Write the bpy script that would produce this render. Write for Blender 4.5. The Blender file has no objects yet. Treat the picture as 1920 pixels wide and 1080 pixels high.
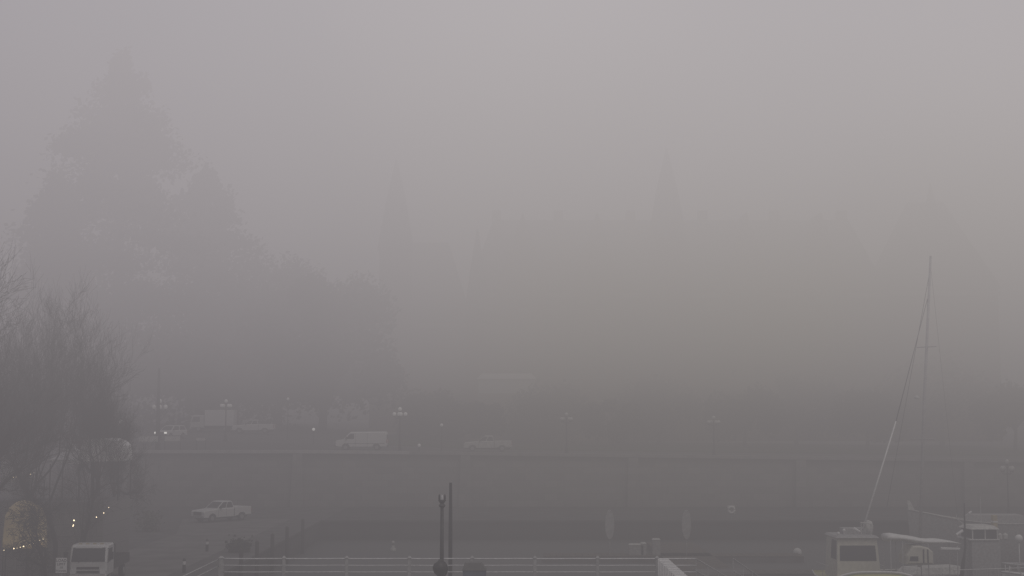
import bpy, math, random
from mathutils import Vector, Matrix, noise
R = math.radians
PI = math.pi
random.seed(7)
scene = bpy.context.scene
col = scene.collection

# ------------------------------------------------------------------ camera
F = 2600.0; HZ = 785.0; CH = 9.4
PITCH = math.atan((HZ - 540) / F)
cd = bpy.data.cameras.new('camera'); cam = bpy.data.objects.new('camera', cd); col.objects.link(cam)
cd.sensor_width = 36; cd.lens = F / 1920 * 36; cd.clip_start = 0.5; cd.clip_end = 3000
cam.location = (0, 0, CH); cam.rotation_euler = (PI / 2 + PITCH, 0, 0)
scene.camera = cam

def at(px, py, Y):
    """world point at distance Y seen at photo pixel px, py (survey helper)"""
    cp, sp = math.cos(PITCH), math.sin(PITCH)
    u = 540 - py
    d = Vector((px - 960, F * cp - u * sp, F * sp + u * cp))
    return Vector((0, 0, CH)) + d * (Y / d.y)

def onz(px, py, z):
    a = at(px, py, 1.0) - Vector((0, 0, CH))
    t = (z - CH) / a.z
    return Vector((0, 0, CH)) + a * t

# ------------------------------------------------------------------ materials
def mat(name, c, rough=0.7, metal=0.0, var=0.25, scale=3.0, bump=0.0, emis=None, es=0.0, trans=0.0, spec=0.4, c2=None):
    m = bpy.data.materials.new(name); m.use_nodes = True
    nt = m.node_tree; b = nt.nodes['Principled BSDF']
    tc = nt.nodes.new('ShaderNodeTexCoord')
    n = nt.nodes.new('ShaderNodeTexNoise'); n.inputs['Scale'].default_value = scale; n.inputs['Detail'].default_value = 6
    nt.links.new(tc.outputs['Object'], n.inputs['Vector'])
    r = nt.nodes.new('ShaderNodeValToRGB'); r.color_ramp.elements[0].position = 0.3; r.color_ramp.elements[1].position = 0.7
    lo = [x * (1 - var) for x in c]; hi = [min(1, x * (1 + var)) for x in (c2 or c)]
    r.color_ramp.elements[0].color = (*lo, 1); r.color_ramp.elements[1].color = (*hi, 1)
    nt.links.new(n.outputs['Fac'], r.inputs['Fac']); nt.links.new(r.outputs['Color'], b.inputs['Base Color'])
    b.inputs['Roughness'].default_value = rough; b.inputs['Metallic'].default_value = metal
    b.inputs['Specular IOR Level'].default_value = spec
    if bump:
        bp = nt.nodes.new('ShaderNodeBump'); bp.inputs['Strength'].default_value = bump
        nt.links.new(n.outputs['Fac'], bp.inputs['Height']); nt.links.new(bp.outputs['Normal'], b.inputs['Normal'])
    if emis: b.inputs['Emission Color'].default_value = (*emis, 1); b.inputs['Emission Strength'].default_value = es
    if trans:
        t = nt.nodes.new('ShaderNodeBsdfTranslucent'); mx = nt.nodes.new('ShaderNodeMixShader'); mx.inputs['Fac'].default_value = trans
        nt.links.new(r.outputs['Color'], t.inputs['Color']); nt.links.new(b.outputs[0], mx.inputs[1]); nt.links.new(t.outputs[0], mx.inputs[2])
        nt.links.new(mx.outputs[0], nt.nodes['Material Output'].inputs['Surface'])
    return m

def brickmat(name, c1, c2, mortar, scale, w=0.5, h=0.25):
    m = mat(name, c1, 0.85); nt = m.node_tree; b = nt.nodes['Principled BSDF']
    bk = nt.nodes.new('ShaderNodeTexBrick'); tc = nt.nodes.new('ShaderNodeTexCoord'); mp = nt.nodes.new('ShaderNodeMapping')
    mp.inputs['Rotation'].default_value = (PI / 2, 0, 0)
    nt.links.new(tc.outputs['Object'], mp.inputs['Vector']); nt.links.new(mp.outputs[0], bk.inputs['Vector'])
    bk.inputs['Color1'].default_value = (*c1, 1); bk.inputs['Color2'].default_value = (*c2, 1); bk.inputs['Mortar'].default_value = (*mortar, 1)
    bk.inputs['Scale'].default_value = scale; bk.inputs['Brick Width'].default_value = w; bk.inputs['Row Height'].default_value = h
    nt.links.new(bk.outputs['Color'], b.inputs['Base Color'])
    return m

M = {}
M['asphalt'] = mat('asphalt', (.075, .074, .074), .85, var=.3, scale=.8, bump=.1)
M['concrete'] = mat('concrete', (.16, .155, .15), .85, var=.3, scale=.5, bump=.1)
M['paving'] = mat('paving', (.10, .098, .095), .8, var=.3, scale=.6)
M['cream'] = mat('cream_paint', (.60, .585, .50), .5, var=.12, scale=3)
M['plainstone'] = mat('plain_stone', (.25, .24, .23), .85, var=.25, scale=.8)
M['darkstone'] = mat('dark_stone', (.05, .05, .049), .7, var=.4, scale=.4)  # darkened to the tone of the water beside it
M['coping'] = mat('coping', (.42, .41, .40), .8, var=.2, scale=1.5)
M['stone'] = brickmat('wall_stone', (.27, .26, .25), (.19, .185, .18), (.13, .13, .13), 1.0, 1.4, .7)
M['lawn'] = mat('lawn', (.035, .05, .02), .95, var=.4, scale=.4)
M['bark'] = mat('bark', (.022, .020, .018), .9, var=.3, scale=6)
M['needle'] = mat('needle', (.02, .032, .018), .9, var=.5, scale=.4)
M['leaf'] = mat('leaf', (.03, .036, .02), .9, var=.5, scale=.5)
M['hedge'] = mat('hedge', (.04, .045, .022), .9, var=.5, scale=.8)
M['ivy'] = mat('pale_ivy', (.12, .13, .09), .8, var=.4, scale=4)
M['brick'] = mat('hotel_brick', (.15, .10, .055), .9, var=.25, scale=.3)
M['slate'] = mat('hotel_slate', (.07, .065, .06), .7, var=.3, scale=.5)
M['trim'] = mat('hotel_trim', (.38, .34, .28), .8, var=.1)
M['glassdark'] = mat('window_glass', (.02, .022, .025), .12, var=.1, spec=.5)
M['white'] = mat('white_paint', (.78, .78, .77), .35, var=.05, scale=2)
M['whitemat'] = mat('white_matte', (.74, .74, .72), .7, var=.10, scale=4)
M['grimy'] = mat('grimy_white', (.55, .55, .52), .6, var=.25, scale=5)
M['black'] = mat('black_rubber', (.02, .02, .02), .8, var=.2)
M['darkmetal'] = mat('dark_metal', (.035, .035, .035), .5, metal=.3, var=.3, scale=5)
M['rail'] = mat('galvanised_rail', (.55, .55, .55), .45, metal=.2, var=.15, scale=6)
M['post'] = mat('painted_post', (.36, .36, .355), .7, var=.2, scale=6)
M['silver'] = mat('silver', (.5, .5, .5), .3, metal=.6, var=.1)
M['timber'] = mat('dock_timber', (.13, .115, .095), .9, var=.35, scale=2)
M['piling'] = mat('piling', (.035, .03, .026), .9, var=.4, scale=3)
M['yellow'] = mat('yellow_paint', (.50, .49, .22), .45, var=.1)
M['dull'] = mat('dull_panel', (.36, .36, .35), .7, var=.25, scale=4)
M['truckpaint'] = mat('truck_paint', (.60, .60, .59), .35, var=.12, scale=2)
M['tan'] = mat('tan_paint', (.45, .38, .22), .6, var=.1)
M['canvas'] = mat('tent_canvas', (.72, .71, .68), .8, var=.08, scale=2, trans=.45)
M['warmcanvas'] = mat('warm_canvas', (.76, .66, .42), .8, var=.12, scale=1.5, trans=.5)
M['globe'] = mat('lamp_globe', (.8, .8, .78), .3, var=.02, emis=(1, .97, .92), es=.18)
M['globeon'] = mat('lit_globe', (.8, .8, .78), .3, var=.02, emis=(1, .97, .92), es=1.1)
M['bulb'] = mat('bulb', (.9, .8, .6), .3, var=.02, emis=(1, .80, .52), es=7)
M['headlight'] = mat('headlight_lens', (.8, .8, .8), .15, var=.02, emis=(1, .97, .9), es=3.5)
M['spar'] = mat('spar_alloy', (.42, .41, .40), .6, var=.15)
M['lens'] = mat('lamp_lens', (.7, .7, .7), .15, var=.05)
M['red'] = mat('red_lens', (.35, .02, .015), .2, var=.1)
M['lidgrey'] = mat('bin_lid', (.10, .10, .095), .7, var=.2)
M['blue'] = mat('blue_plastic', (.10, .12, .16), .5, var=.2)
M['ink'] = mat('sign_ink', (.02, .02, .02), .7, var=.05)
M['orangeboat'] = mat('antifoul', (.25, .05, .03), .7, var=.2)
M['hulldark'] = mat('dark_hull', (.05, .055, .06), .4, var=.2)

def water_mat():
    m = bpy.data.materials.new('harbour_water'); m.use_nodes = True
    nt = m.node_tree; b = nt.nodes['Principled BSDF']
    b.inputs['Base Color'].default_value = (.10, .105, .105, 1); b.inputs['Roughness'].default_value = .55
    tc = nt.nodes.new('ShaderNodeTexCoord'); mp = nt.nodes.new('ShaderNodeMapping'); mp.inputs['Scale'].default_value = (1, .45, 1)
    n = nt.nodes.new('ShaderNodeTexNoise'); n.inputs['Scale'].default_value = .9; n.inputs['Detail'].default_value = 8
    bp = nt.nodes.new('ShaderNodeBump'); bp.inputs['Strength'].default_value = .35; bp.inputs['Distance'].default_value = .25
    nt.links.new(tc.outputs['Object'], mp.inputs[0]); nt.links.new(mp.outputs[0], n.inputs['Vector'])
    nt.links.new(n.outputs['Fac'], bp.inputs['Height']); nt.links.new(bp.outputs[0], b.inputs['Normal'])
    return m
M['water'] = water_mat()

# ------------------------------------------------------------------ mesh builder
class MB:
    def __init__(s): s.v = []; s.f = []
    def add(s, vs, fs):
        o = len(s.v); s.v += [tuple(v) for v in vs]; s.f += [tuple(i + o for i in f) for f in fs]; return s
    def box(s, x0, x1, y0, y1, z0, z1, rz=0, c=None):
        vs = [Vector((x, y, z)) for z in (z0, z1) for y in (y0, y1) for x in (x0, x1)]
        if rz:
            c = Vector(c) if c else Vector(((x0 + x1) / 2, (y0 + y1) / 2, 0)); m = Matrix.Rotation(rz, 3, 'Z')
            vs = [m @ (v - c) + c for v in vs]
        return s.add(vs, [(0, 2, 3, 1), (4, 5, 7, 6), (0, 1, 5, 4), (2, 6, 7, 3), (0, 4, 6, 2), (1, 3, 7, 5)])
    def tube(s, pts, rad, n=8, cap=True):
        pts = [Vector(p) for p in pts]
        if not isinstance(rad, (list, tuple)): rad = [rad] * len(pts)
        vs = []
        for i, p in enumerate(pts):
            d = (pts[min(i + 1, len(pts) - 1)] - pts[max(i - 1, 0)]).normalized()
            a = d.orthogonal().normalized() if abs(d.z) > .99 else d.cross(Vector((0, 0, 1))).normalized()
            b = d.cross(a)
            for k in range(n):
                t = 2 * PI * k / n; vs.append(p + (a * math.cos(t) + b * math.sin(t)) * rad[i])
        fs = []
        for i in range(len(pts) - 1):
            for k in range(n):
                fs.append((i * n + k, i * n + (k + 1) % n, (i + 1) * n + (k + 1) % n, (i + 1) * n + k))
        if cap: fs += [tuple(range(n))[::-1], tuple(range((len(pts) - 1) * n, len(pts) * n))]
        return s.add(vs, fs)
    def lathe(s, prof, c=(0, 0, 0), n=14):
        vs = []; c = Vector(c)
        for r, z in prof:
            for k in range(n):
                t = 2 * PI * k / n; vs.append(c + Vector((r * math.cos(t), r * math.sin(t), z)))
        fs = []
        for i in range(len(prof) - 1):
            for k in range(n): fs.append((i * n + k, i * n + (k + 1) % n, (i + 1) * n + (k + 1) % n, (i + 1) * n + k))
        fs += [tuple(range(n))[::-1], tuple(range((len(prof) - 1) * n, len(prof) * n))]
        return s.add(vs, fs)
    def sphere(s, c, r, n=12, sz=1):
        pr = [(max(.001, r * math.sin(PI * i / 8)), -r * sz * math.cos(PI * i / 8)) for i in range(9)]
        return s.lathe(pr, c, n)
    def extrude(s, prof, y0, y1, bev=0.0):
        """prof = list of (x, z); extruded along y, with softened sides"""
        n = len(prof); cx = sum(p[0] for p in prof) / n; cz = sum(p[1] for p in prof) / n
        W = max(p[0] for p in prof) - min(p[0] for p in prof); Hh = max(p[1] for p in prof) - min(p[1] for p in prof)
        secs = [(y0, bev), (y0 + bev, 0), (y1 - bev, 0), (y1, bev)] if bev else [(y0, 0), (y1, 0)]
        vs = []
        for y, o in secs:
            kx = 1 - 2 * o / W; kz = 1 - 2 * o / Hh
            vs += [(cx + (x - cx) * kx, y, cz + (z - cz) * kz) for x, z in prof]
        fs = [(k * n + i, k * n + (i + 1) % n, (k + 1) * n + (i + 1) % n, (k + 1) * n + i) for k in range(len(secs) - 1) for i in range(n)]
        fs += [tuple(range(n)), tuple(range((len(secs) - 1) * n, len(secs) * n))[::-1]]
        return s.add(vs, fs)
    def frustum(s, x0, x1, y0, y1, z0, X0, X1, Y0, Y1, z1):
        return s.add([(x0, y0, z0), (x1, y0, z0), (x1, y1, z0), (x0, y1, z0), (X0, Y0, z1), (X1, Y0, z1), (X1, Y1, z1), (X0, Y1, z1)],
                     [(3, 2, 1, 0), (4, 5, 6, 7), (0, 1, 5, 4), (1, 2, 6, 5), (2, 3, 7, 6), (3, 0, 4, 7)])
    def panel(s, quad, inset=.1, off=.008):
        """quad of four corners; adds an inset copy pushed out along its normal"""
        q = [Vector(p) for p in quad]; c = sum(q, Vector()) / 4; nrm = (q[1] - q[0]).cross(q[3] - q[0]).normalized()
        e = []
        for p in q: e.append(c + (p - c) * (1 - inset) + nrm * off)
        b = [p - nrm * (off + .02) for p in e]
        return s.add(e + b, [(0, 1, 2, 3), (7, 6, 5, 4), (0, 4, 5, 1), (1, 5, 6, 2), (2, 6, 7, 3), (3, 7, 4, 0)])
    def build(s, name, m, parent=None, smooth=False):
        me = bpy.data.meshes.new(name); me.from_pydata(s.v, [], s.f); me.validate(); me.update()
        me.materials.append(m)
        if smooth: me.polygons.foreach_set('use_smooth', [True] * len(me.polygons))
        o = bpy.data.objects.new(name, me); col.objects.link(o)
        if parent is not None: o.parent = parent
        return o

def tag(o, label=None, cat=None, group=None, kind=None):
    if label: o['label'] = label
    if cat: o['category'] = cat
    if group: o['group'] = group
    if kind: o['kind'] = kind
    return o
def thing(name, loc, rz, label, cat, group=None):
    o = bpy.data.objects.new(name, None); col.objects.link(o); o.location = loc; o.rotation_euler = (0, 0, rz)
    o.empty_display_size = .2
    return tag(o, label, cat, group)
def kids(o): return [c for c in bpy.data.objects if c.parent == o]
def dup(o, parent=None, src=None):
    src = src or {}
    c = o.copy(); col.objects.link(c); c.parent = parent
    for ch in kids(o): dup(ch, c)
    return c
def copy_of(o, loc, rz, label, group=None):
    c = dup(o); c.location = loc; c.rotation_euler = (0, 0, rz); c['label'] = label
    if group: c['group'] = group
    return c

# ------------------------------------------------------------------ ground levels
def street_z(X, Y):
    a = min(1, max(0, (-X - 5) / 30))
    return 5.9 + a * max(0, min(60, Y - 152)) * .045 - .013 * min(90, max(0, X + 20))

def sheet(name, x0, x1, y0, y1, nx, ny, zf, m, kind='structure'):
    b = MB(); vs = []; fs = []
    for j in range(ny + 1):
        for i in range(nx + 1):
            x = x0 + (x1 - x0) * i / nx; y = y0 + (y1 - y0) * j / ny; vs.append((x, y, zf(x, y)))
    for j in range(ny):
        for i in range(nx):
            k = j * (nx + 1) + i; fs.append((k, k + 1, k + nx + 2, k + nx + 1))
    b.add(vs, fs); o = b.build(name, m); o['kind'] = kind; return o

WL = -1.6   # harbour water level
sheet('harbour_bed', -1500, 1500, -300, 2500, 2, 2, lambda x, y: -5, M['concrete'])['kind'] = 'structure'
sheet('water', -17.5, 1400, -60, 128, 2, 2, lambda x, y: WL, M['water'])
# lower plaza in front of the causeway wall and along the left
pl = MB(); pl.box(-400, -17.5, -60, 150, -4.9, 0)
tag(pl.build('quay', M['paving']), kind='structure')
pl = MB(); pl.box(-17.5, 400, 128, 150, -4.9, -.004)
tag(pl.build('far_quay', M['darkstone']), kind='structure')
ed = MB(); ed.box(-17.9, -17.4, 20, 127.7, .0, .18)
tag(ed.build('quay_kerb', M['paving']), kind='structure')
ed = MB(); ed.box(-17.9, 200, 127.7, 128.1, 0, .18); tag(ed.build('far_quay_kerb', M['darkstone']), kind='structure')
rd = MB(); rd.add([(-27.5, 20, .004), (-20.6, 20, .004), (-20.8, 118, .004), (-20.8, 132, .004), (-31, 132, .004), (-27.5, 115, .004)], [(0, 1, 2, 3, 4, 5)])
tag(rd.build('access_road', M['concrete']), kind='structure')
# upper street, lawn and land behind
sheet('upper_ground', -400, 400, 150.6, 900, 160, 90, lambda x, y: street_z(x, y) - .15, M['paving'])
sheet('street', -120, 200, 154, 171, 64, 8, lambda x, y: street_z(x, y) - .12, M['asphalt'])
sheet('lawn', -18, 200, 176, 229, 50, 8, lambda x, y: street_z(x, y) - .10, M['lawn'])
mk = MB()
for i in range(40):
    x = -100 + i * 6; z = [street_z(x + d, 162.5) - .11 for d in (0, 2.5)]
    mk.add([(x, 162.44, z[0]), (x + 2.5, 162.44, z[1]), (x + 2.5, 162.58, z[1]), (x, 162.58, z[0])], [(0, 1, 2, 3)])
tag(mk.build('lane_markings', M['white']), kind='structure')

# causeway stone wall with coping, battered piers
cw = thing('causeway_wall', (0, 150, 0), 0, 'long dark stone retaining wall with pale coping below the causeway street', 'wall')
wb = MB(); cp_ = MB(); cq_ = MB()
xs = [-41 + 6 * i for i in range(30)]
for a, b in zip(xs[:-1], xs[1:]):
    za, zb = street_z(a, 150), street_z(b, 150)
    wb.add([(a, 0, -.5), (b, 0, -.5), (b, .3, zb - .2), (a, .3, za - .2), (a, 1, -.5), (b, 1, -.5), (b, 1, zb - .2), (a, 1, za - .2)],
           [(0, 1, 2, 3), (3, 2, 6, 7), (5, 4, 7, 6), (0, 3, 7, 4), (1, 5, 6, 2)])
    (cp_ if a < -14 else cq_).add([(a, -.15, za - .2), (b, -.15, zb - .2), (b, 1.0, zb - .2), (a, 1.0, za - .2), (a, -.15, za + .12), (b, -.15, zb + .12), (b, 1.0, zb + .12), (a, 1.0, za + .12)],
            [(0, 1, 5, 4), (4, 5, 6, 7), (2, 3, 7, 6), (3, 2, 1, 0), (0, 4, 7, 3), (1, 2, 6, 5)])
wb.build('wall_face', M['stone'], cw); cp_.build('coping', M['coping'], cw); cq_.build('coping', M['plainstone'], cw)
for i in range(0, 29, 3):
    z = street_z(xs[i], 150); p = MB(); p.frustum(xs[i] - .7, xs[i] + .7, -.55, .3, 0, xs[i] - .5, xs[i] + .5, -.25, .3, z - .25); p.build('pier', M['stone'], cw)
# return wall going away on the left
rw = MB(); rw.box(-41.9, -41.2, 151.2, 260, -.4, 6.2)
tag(rw.build('return_wall', M['stone']), 'dark stone wall running back from the left end of the causeway', 'wall')
# raised terrace on the far left behind the tents
te = MB(); te.box(-90, -25.5, 87.5, 93.5, 0, 4.2); te.box(-90, -46, 93.5, 149, 0, 4.2); o = te.build('terrace', M['stone']); tag(o, kind='structure')

# ------------------------------------------------------------------ vehicles
def wheel(parent, x, y, r, w=.24):
    b = MB(); n = 18
    vs = []; ys = [(-w / 2, r * .93), (-w / 2 + .03, r), (w / 2 - .03, r), (w / 2, r * .93)]
    for yy, rr in ys:
        for k in range(n): t = 2 * PI * k / n; vs.append((x + rr * math.cos(t), y + yy, r + rr * math.sin(t)))
    fs = [(i * n + k, i * n + (k + 1) % n, (i + 1) * n + (k + 1) % n, (i + 1) * n + k) for i in range(3) for k in range(n)] + [tuple(range(n)), tuple(range(3 * n, 4 * n))[::-1]]
    b.add(vs, fs); w_ = b.build('wheel', M['black'], parent)
    h = MB(); sg = 1 if y > 0 else -1; vs = []
    for yy, rr in ((y + sg * (w / 2 + .012), r * .55), (y + sg * (w / 2 - .03), r * .6)):
        for k in range(12): t = 2 * PI * k / 12; vs.append((x + rr * math.cos(t), yy, r + rr * math.sin(t)))
    h.add(vs, [tuple(range(12)), tuple(range(12, 24))[::-1]] + [(k, (k + 1) % 12, 12 + (k + 1) % 12, 12 + k) for k in range(12)])
    h.build('rim', M['silver'], w_)

def arch(cx, r, z0, n=8):   # arch points from rear to front, over a wheel
    h = math.asin(min(1, (z0 - .36) / r)) if z0 > .36 else 0
    return [(cx - r * math.cos(h + (PI - 2 * h) * i / n), .36 + r * math.sin(h + (PI - 2 * h) * i / n)) for i in range(n + 1)]

def greenhouse(t, base, roof, z0, z1, wb_, wt, paint, split=None):
    (a0, a1), (b0, b1) = base, roof
    g = MB(); g.frustum(a0, a1, -wb_ / 2, wb_ / 2, z0, b0, b1, -wt / 2, wt / 2, z1 - .05)
    g.frustum(b0, b1, -wt / 2, wt / 2, z1 - .05, b0 + .1, b1 - .12, -wt / 2 + .09, wt / 2 - .09, z1)
    g.build('cab', paint, t)
    P = lambda x, y, z: Vector((x, y, z))
    w = MB(); w.panel([P(a1, -wb_ / 2, z0), P(a1, wb_ / 2, z0), P(b1, wt / 2, z1 - .05), P(b1, -wt / 2, z1 - .05)], .12); w.build('windscreen', M['glassdark'], t)
    w = MB(); w.panel([P(a0, wb_ / 2, z0), P(a0, -wb_ / 2, z0), P(b0, -wt / 2, z1 - .05), P(b0, wt / 2, z1 - .05)], .16); w.build('rear_window', M['glassdark'], t)
    sp = split if split is not None else (a0 + a1) / 2
    for sg in (-1, 1):
        def side(u0, u1):
            def pt(u, top):
                x = (b0 + (b1 - b0) * u) if top else (a0 + (a1 - a0) * u)
                return P(x, sg * (wt if top else wb_) / 2, z1 - .05 if top else z0)
            q = [pt(u0, 0), pt(u1, 0), pt(u1, 1), pt(u0, 1)]
            return q if sg < 0 else [q[1], q[0], q[3], q[2]]
        u = (sp - a0) / (a1 - a0)
        for u0, u1 in ((.02, u), (u, .98)):
            w = MB(); w.panel(side(u0, u1), .13); w.build('side_window', M['glassdark'], t)

def lights(t, x, ys, z, m, name='headlight', w=.34, h=.2):
    for y in ys:
        b = MB(); b.box(x - .06, x + .03, y - w / 2, y + w / 2, z - h / 2, z + h / 2); b.build(name, m, t)

def make_pickup(label, paint, lit=False, L=5.5, crew=True):
    t = thing('pickup_truck', (0, 0, 0), 0, label, 'pickup truck')
    h = L / 2; xr, xf = -h + 1.1, h - .95; cab0 = -.75 if crew else -.1
    prof = [(cab0, .42)] + [(xf - .55, .42)] + arch(xf, .47, .42) + [(xf + .55, .42), (h, .45), (h + .02, .95), (h - .08, 1.08), (1.25, 1.2), (1.0, 1.24), (cab0, 1.24)]
    b = MB(); b.extrude(prof, -.94, .94, .06); b.build('body', paint, t)
    prof = [(-h, .55)] + arch(xr, .47, .55) + [(xr + .6, .5), (cab0 - .03, .45), (cab0 - .03, 1.27), (-h, 1.27)]
    bd = MB()
    bd.extrude(prof, -.94, -.86, .02); bd.extrude(prof, .86, .94, .02); bd.box(-h, -h + .07, -.86, .86, .55, 1.27); bd.box(-h + .07, cab0 - .04, -.86, .86, .72, .78)
    bd.box(cab0 - .1, cab0 - .04, -.86, .86, .78, 1.27)
    bed = bd.build('bed', paint, t)
    greenhouse(t, (cab0, 1.2), (cab0 + .18, .45), 1.22, 1.86, 1.74, 1.46, paint)
    for s in (-1, 1):
        for u in (.0, .5, .98):
            ln = MB(); x = cab0 + (1.15 - cab0) * u; ln.box(x, x + .015, s * .943 - .004, s * .943 + .004, .5, 1.22); ln.build('door_seam', M['black'], t)
    g = MB(); g.box(h - .02, h + .04, -.55, .55, .68, .98); g.build('grille', M['darkmetal'], t)
    g = MB(); g.extrude([(h - .05, .42), (h + .12, .44), (h + .12, .62), (h - .05, .66)], -.9, .9, .03); g.build('bumper', M['silver'] if crew else M['darkmetal'], t)
    g = MB(); g.box(-h - .12, -h - .01, -.85, .85, .5, .66); g.build('bumper', M['silver'], t)
    lights(t, h - .01, (-.74, .74), .86, M['headlight'] if lit else M['lens']); lights(t, -h + .0, (-.85, .85), .98, M['red'], 'tail_light', .13, .36)
    for s in (-1, 1):
        m_ = MB(); m_.box(.85, .98, s * 1.0 - .1, s * 1.0 + .1, 1.22, 1.42); m_.build('mirror', M['black'], t)
    u = MB(); u.box(-h + .2, h - .2, -.6, .6, .3, .44); u.build('chassis', M['black'], t)
    for x in (xr, xf):
        for y in (-.8, .8): wheel(t, x, y, .38)
    return t

def make_van(label, paint):
    t = thing('cargo_van', (0, 0, 0), 0, label, 'van')
    h = 2.85; xr, xf = -1.75, 1.75
    prof = [(-h, .45)] + arch(xr, .46, .45) + [(xr + .6, .42), (xf - .6, .42)] + arch(xf, .46, .42) + [(xf + .6, .42), (h, .5), (h + .02, .92), (h - .1, 1.12), (1.95, 1.28), (1.35, 1.95), (1.15, 2.08), (-h + .15, 2.12), (-h, 1.9)]
    b = MB(); b.extrude(prof, -.98, .98, .07); b.build('body', paint, t)
    w = MB(); P = Vector
    w.panel([P((1.95, -.86, 1.29)), P((1.95, .86, 1.29)), P((1.35, .8, 1.96)), P((1.35, -.8, 1.96))], .06, .015); w.build('windscreen', M['glassdark'], t)
    for s in (-1, 1):
        q = [P((.75, s * .98, 1.28)), P((1.8, s * .98, 1.28)), P((1.25, s * .98, 1.9)), P((.75, s * .98, 1.9))]
        if s > 0: q = [q[1], q[0], q[3], q[2]]
        w = MB(); w.panel(q, .08, .012); w.build('side_window', M['glassdark'], t)
        m_ = MB(); m_.box(1.6, 1.72, s * 1.12 - .1, s * 1.12 + .1, 1.25, 1.55); m_.build('mirror', M['black'], t)
        for x in (.6, -.7):
            d = MB(); d.box(x, x + .02, s * .985 - .004, s * .985 + .004, .5, 1.95); d.build('door_seam', M['black'], t)
        d = MB(); d.box(-h + .2, 1.9, s * .985 - .004, s * .985 + .006, .78, .82); d.build('side_moulding', M['black'], t)
    g = MB(); g.box(h - .02, h + .04, -.5, .5, .72, .98); g.build('grille', M['darkmetal'], t)
    g = MB(); g.box(h - .02, h + .13, -.93, .93, .42, .62); g.build('bumper', M['darkmetal'], t)
    g = MB(); g.box(-h - .12, -h + .02, -.9, .9, .42, .6); g.build('bumper', M['darkmetal'], t)
    for y in (-.47, .47):
        w = MB(); w.box(-h - .02, -h + .02, y - .33, y + .33, 1.25, 1.75); w.build('rear_window', M['glassdark'], t)
    lights(t, h - .01, (-.75, .75), .86, M['lens']); lights(t, -h, (-.88, .88), 1.05, M['red'], 'tail_light', .14, .4)
    for x in (xr, xf):
        for y in (-.84, .84): wheel(t, x, y, .37)
    return t

def make_suv(label, paint):
    t = thing('parked_suv', (0, 0, 0), 0, label, 'car')
    h = 2.3; xr, xf = -1.35, 1.4
    prof = [(-h, .45)] + arch(xr, .45, .45) + [(xr + .6, .4), (xf - .6, .4)] + arch(xf, .45, .4) + [(xf + .55, .4), (h, .5), (h, .9), (h - .15, 1.0), (1.0, 1.08), (-h + .05, 1.12)]
    b = MB(); b.extrude(prof, -.92, .92, .07); b.build('body', paint, t)
    greenhouse(t, (-h + .1, 1.15), (-h + .35, .35), 1.06, 1.68, 1.7, 1.35, paint)
    g = MB(); g.box(h - .02, h + .03, -.5, .5, .62, .85); g.build('grille', M['darkmetal'], t)
    g = MB(); g.box(h - .04, h + .09, -.88, .88, .38, .56); g.build('bumper', M['darkmetal'], t)
    lights(t, h, (-.72, .72), .78, M['headlight']); lights(t, -h, (-.8, .8), .9, M['red'], 'tail_light', .16, .3)
    for s in (-1, 1):
        m_ = MB(); m_.box(.8, .92, s * .98 - .09, s * .98 + .09, 1.08, 1.24); m_.build('mirror', M['black'], t)
    for x in (xr, xf):
        for y in (-.78, .78): wheel(t, x, y, .36)
    return t

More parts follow.
